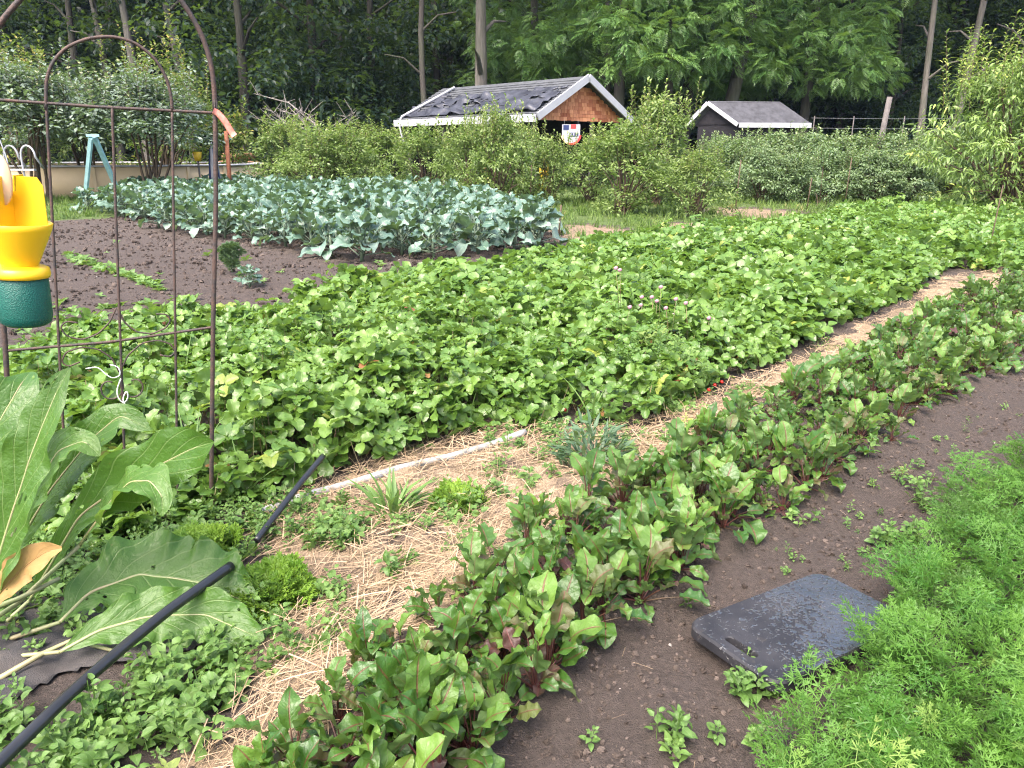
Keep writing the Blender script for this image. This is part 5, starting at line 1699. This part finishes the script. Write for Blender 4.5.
# ------------------------------------------------------------------ pool and things near it
def build_pool():
    cy = 30.5; a_, b_ = 6.0, 4.4
    cxp = D(259, 150, cy)[0] - a_
    root = empty('garden_pool', (cxp, cy, 0), 0, 'beige above-ground pool with white rim', 'pool')
    hz = .96; n = 72
    def ring(prof, name, mat):
        g = Geo(); V = []; U = []
        for k in range(n):
            t = 2 * PI * k / n
            for d, z in prof: V.append(((a_ + d) * math.cos(t), (b_ + d) * math.sin(t), z)); U.append((k, z))
        m = len(prof); fc = [(k * m + j, ((k + 1) % n) * m + j, ((k + 1) % n) * m + j + 1, k * m + j + 1) for k in range(n) for j in range(m - 1)]
        g.add(V, fc, U); return g.build(name, mat, root)
    ring([(-.03, 0), (0, 0), (.0, hz), (-.03, hz), (-.03, 0)], 'wall', M['beige'])
    ring([(-.1, hz + .002), (.09, hz + .002), (.10, hz + .05), (-.11, hz + .06), (-.1, hz + .002)], 'rim', M['white'])
    for k in range(0, n, 3):
        t = 2 * PI * (k + .5) / n
        if math.sin(t) > .25: continue
        g = Geo(); g.box(((a_ + .025) * math.cos(t), (b_ + .025) * math.sin(t), hz / 2), (.1, .05, hz - .02), math.atan2(math.cos(t) / b_, -math.sin(t) / a_) if False else t + PI / 2)
        g.build('wall_post', M['beige'], root, smooth=False)
    # ladder rails
    Yl = 22.4
    c = D(19, 172, Yl)
    l = empty('pool_ladder', (c[0], c[1], 0), 0, 'white ladder with two arched handrails beside the apple tree at the left edge', 'ladder')
    for a in (10, 27):
        g = Geo(); x = D(a, 150, Yl)[0] - c[0]; w = .2
        pts = [(x - w, 0, 0), (x - w, 0, 1.2)] + [(x - w * math.cos(t), .0, 1.32 + .30 * math.sin(t)) for t in np.linspace(0, PI, 9)] + [(x + w, .1, 1.2), (x + w, .3, 1.0)]
        g.tube(pts, .028, 7); g.build('handrail', M['white'], l)
    for k in range(4):
        g = Geo(); g.box((0, -.02, .25 + .24 * k), (.95, .12, .05)); g.build('step', M['white'], l, smooth=False)
    # teal A-frame
    Y = 19.9
    t_ = D(91, 138, Y); f1, f2 = P(84, 209), P(125, 207)
    s = empty('swing_frame', (t_[0], Y, 0), 0, 'pale teal wooden A-frame leg pair standing before the pool', 'frame')
    o = np.array((t_[0], Y, 0))
    g = Geo(); beam(g, t_ - o, f1 - o, .085, .085, up=(0, 1, 0)); g.build('leg', M['teal'], s, smooth=False)
    g = Geo(); beam(g, t_ - o + np.array((.03, 0.12, .02)), f2 - o, .1, .085, up=(0, 1, 0)); g.build('leg', M['teal'], s, smooth=False)
    g = Geo(); beam(g, t_ - o + np.array((-.1, -.03, .06)), t_ - o + np.array((.16, .1, .06)), .12, .06); g.build('cap_board', M['teal'], s, smooth=False)
    m1 = (t_ + (f1 - t_) * .55) - o; m2 = (t_ + (f2 - t_) * .55) - o
    # closed umbrella by the pool
    Y = 26; p = D(212, 150, Y); zt = D(212, 144, Y)[2]; zb = .55
    u = empty('closed_umbrella', (p[0], Y, 0), 0, 'furled blue and white striped garden umbrella beside the pool', 'umbrella')
    g = Geo(); g.tube([(0, 0, 0), (0, 0, zt + .06)], .02, 6); g.build('pole', M['white'], u)
    g = Geo(); prof = [(.02, zt), (.07, zt - .2), (.12, zt - .6), (.15, zt - 1.05), (.13, zt - 1.12)]
    V = []; n = 24
    for r, z in prof:
        for k in range(n): rr = r * (1 + .22 * (k % 2)); V.append((rr * math.cos(2 * PI * k / n), rr * math.sin(2 * PI * k / n), z))
    for st in range(2):
        fc = [(i * n + k, i * n + (k + 1) % n, (i + 1) * n + (k + 1) % n, (i + 1) * n + k) for i in range(len(prof) - 1) for k in range(n) if (k // 4) % 2 == st]
        g.add(V, fc, None, .5, st)
    g.build('canopy', [M['white'], M['navy']], u)
    # wooden post
    def post(a, yt, Y, r, mat, label, lean=0, name='wooden_post', yb=None):
        p = D(a, 150, Y); z = D(a, yt, Y)[2]
        g = Geo(); g.tube([(lean * -.5, 0, -.1), (0, 0, z * .5), (lean * .5, 0, z)], (r, r * .97, r * .9), 8); o = g.build(name, mat); o.location = (p[0], Y, 0)
        tag(o, label, 'post'); return o, p, z
    post(227, 131, 25.2, .07, M['red_wood'], 'reddish wooden post between the trellis and the pool end', .05)
    post(879, 97, 27, .10, M['grey_wood'], 'tall weathered wooden post leaning right beside the hedge', .25)
    random.seed(31)
    for i, (a, yt, yb, lab) in enumerate(((741, 160, 211, 'thin cane at the lawn edge right of the low fruit bush'), (852, 158, 207, 'short dark stake before the grey-green hedge'), (814, 178, 210, 'low thin stake left of the young fruit tree'), (561, 205, 240, 'thin stake beside the end of the brassica bed'), (531, 165, 208, 'thin pale cane left of the hanging banner'), (1008, 185, 262, 'pale cane before the peach tree'))):
        Y = P(a, yb)[1]
        post(a, yt, Y, .016 if i != 5 else .009, M['stem'], lab, .04, 'garden_stake')
    # wire fence line
    f = empty('wire_fence', tuple(D(811, 150, 34) * (1, 1, 0)), 0, 'thin wire fence running right from the dark shed', 'fence')
    fo = np.array(f.location)
    for a in (811, 850, 900, 945, 990):
        p = D(a, 150, 34); g = Geo(); g.tube([p * (1, 1, 0) - fo, np.array((p[0], 34, D(a, 116, 34)[2])) - fo], .02, 6); g.build('fence_post', M['grey_wood'], f)
    for y in (118, 128):
        g = Geo(); g.tube(smooth_line([D(811, y, 34) - fo, D(900, y + 1, 34) - fo, D(1060, y - 1, 34) - fo]), .006, 4); g.build('wire', M['metal'], f)
    # log pile, yellow bucket on the pool rim line
    p = D(240, 157, 36); g = Geo(); random.seed(8)
    lp = empty('log_pile', (p[0], 36, 0), 0, 'stack of brown cut logs behind the pool end', 'log pile')
    for lv in range(4):
        for k in range(6 - lv):
            g = Geo(); xx = -1.1 + .42 * k + .21 * lv; r = random.uniform(.15, .2); z = .2 + .34 * lv
            g.tube([(xx, -.6, z), (xx, .6, z)], r, 9); g.build('log', M['log'], lp)
    p = D(197, 157, 25.8)
    b = empty('yellow_bucket', (p[0], 25.85, .0), 0, 'small yellow bucket on a post by the pool rim', 'bucket')
    g = Geo(); z = p[2] - .12; g.lathe([(.001, z), (.10, z), (.14, z + .28), (.13, z + .28), (.09, z + .02)], 14); g.build('pail', M['toy_yellow'], b)
    g = Geo(); g.tube([(0, 0, 0), (0, 0, z)], .03, 6); g.build('pole', M['grey_wood'], b)


build_pool()


# ------------------------------------------------------------------ light, air, camera
def build_haze():
    g = Geo(); g.box((0, 65, 41), (420, 210, 87))
    t = NT('haze'); v = t.n('ShaderNodeVolumePrincipled'); v.inputs['Color'].default_value = (.5, .65, 1, 1); v.inputs['Density'].default_value = .00016; v.inputs['Anisotropy'].default_value = .1
    t.link(v.outputs[0], t.out.inputs[1])
    tag(g.build('haze', t.m, smooth=False), kind='stuff', label='thin bluish summer haze before the wood')


build_haze()


def build_light():
    w = bpy.data.worlds.new('World'); SC.world = w; w.use_nodes = True
    nt = w.node_tree; nt.nodes.clear()
    sky = nt.nodes.new('ShaderNodeTexSky'); sky.sky_type = 'NISHITA'; sky.sun_disc = False
    el, az = R(58), R(-150)
    sky.sun_elevation = el; sky.sun_rotation = az; sky.air_density = 1.0; sky.dust_density = 6.0; sky.ozone_density = 1.0
    bg = nt.nodes.new('ShaderNodeBackground'); bg.inputs[1].default_value = .15
    out = nt.nodes.new('ShaderNodeOutputWorld')
    nt.links.new(sky.outputs[0], bg.inputs[0]); nt.links.new(bg.outputs[0], out.inputs[0])
    L = bpy.data.lights.new('sun', 'SUN'); L.energy = 1.15; L.angle = R(40); L.color = (1, .95, .88)
    o = bpy.data.objects.new('sun', L); COL.objects.link(o)
    # sky rotation is measured clockwise from +Y
    d = Vector((math.sin(az) * math.cos(el), math.cos(az) * math.cos(el), math.sin(el)))
    o.rotation_euler = d.to_track_quat('Z', 'Y').to_euler(); o.location = d * 60
    cam = bpy.data.cameras.new('camera'); cam.sensor_width = 36; cam.lens = F / 1024 * 36; cam.clip_end = 3000; cam.clip_start = .02
    c = bpy.data.objects.new('camera', cam); COL.objects.link(c); c.location = (0, 0, H); c.rotation_euler = (PI / 2 - TH, 0, 0)
    SC.camera = c
    SC.view_settings.view_transform = 'Standard'; SC.view_settings.look = 'None'
    SC.view_settings.exposure = 2.17; SC.view_settings.gamma = 1
    cy = SC.cycles
    cy.max_bounces = 6; cy.diffuse_bounces = 3; cy.glossy_bounces = 2; cy.transmission_bounces = 4; cy.transparent_max_bounces = 8
    cy.use_denoising = True; cy.denoising_prefilter = 'NONE'; cy.sample_clamp_indirect = 3; cy.pixel_filter_type = 'BLACKMAN_HARRIS'; cy.filter_width = 1.15
    try: cy.denoiser = 'OPENIMAGEDENOISE'
    except Exception: pass


build_light()
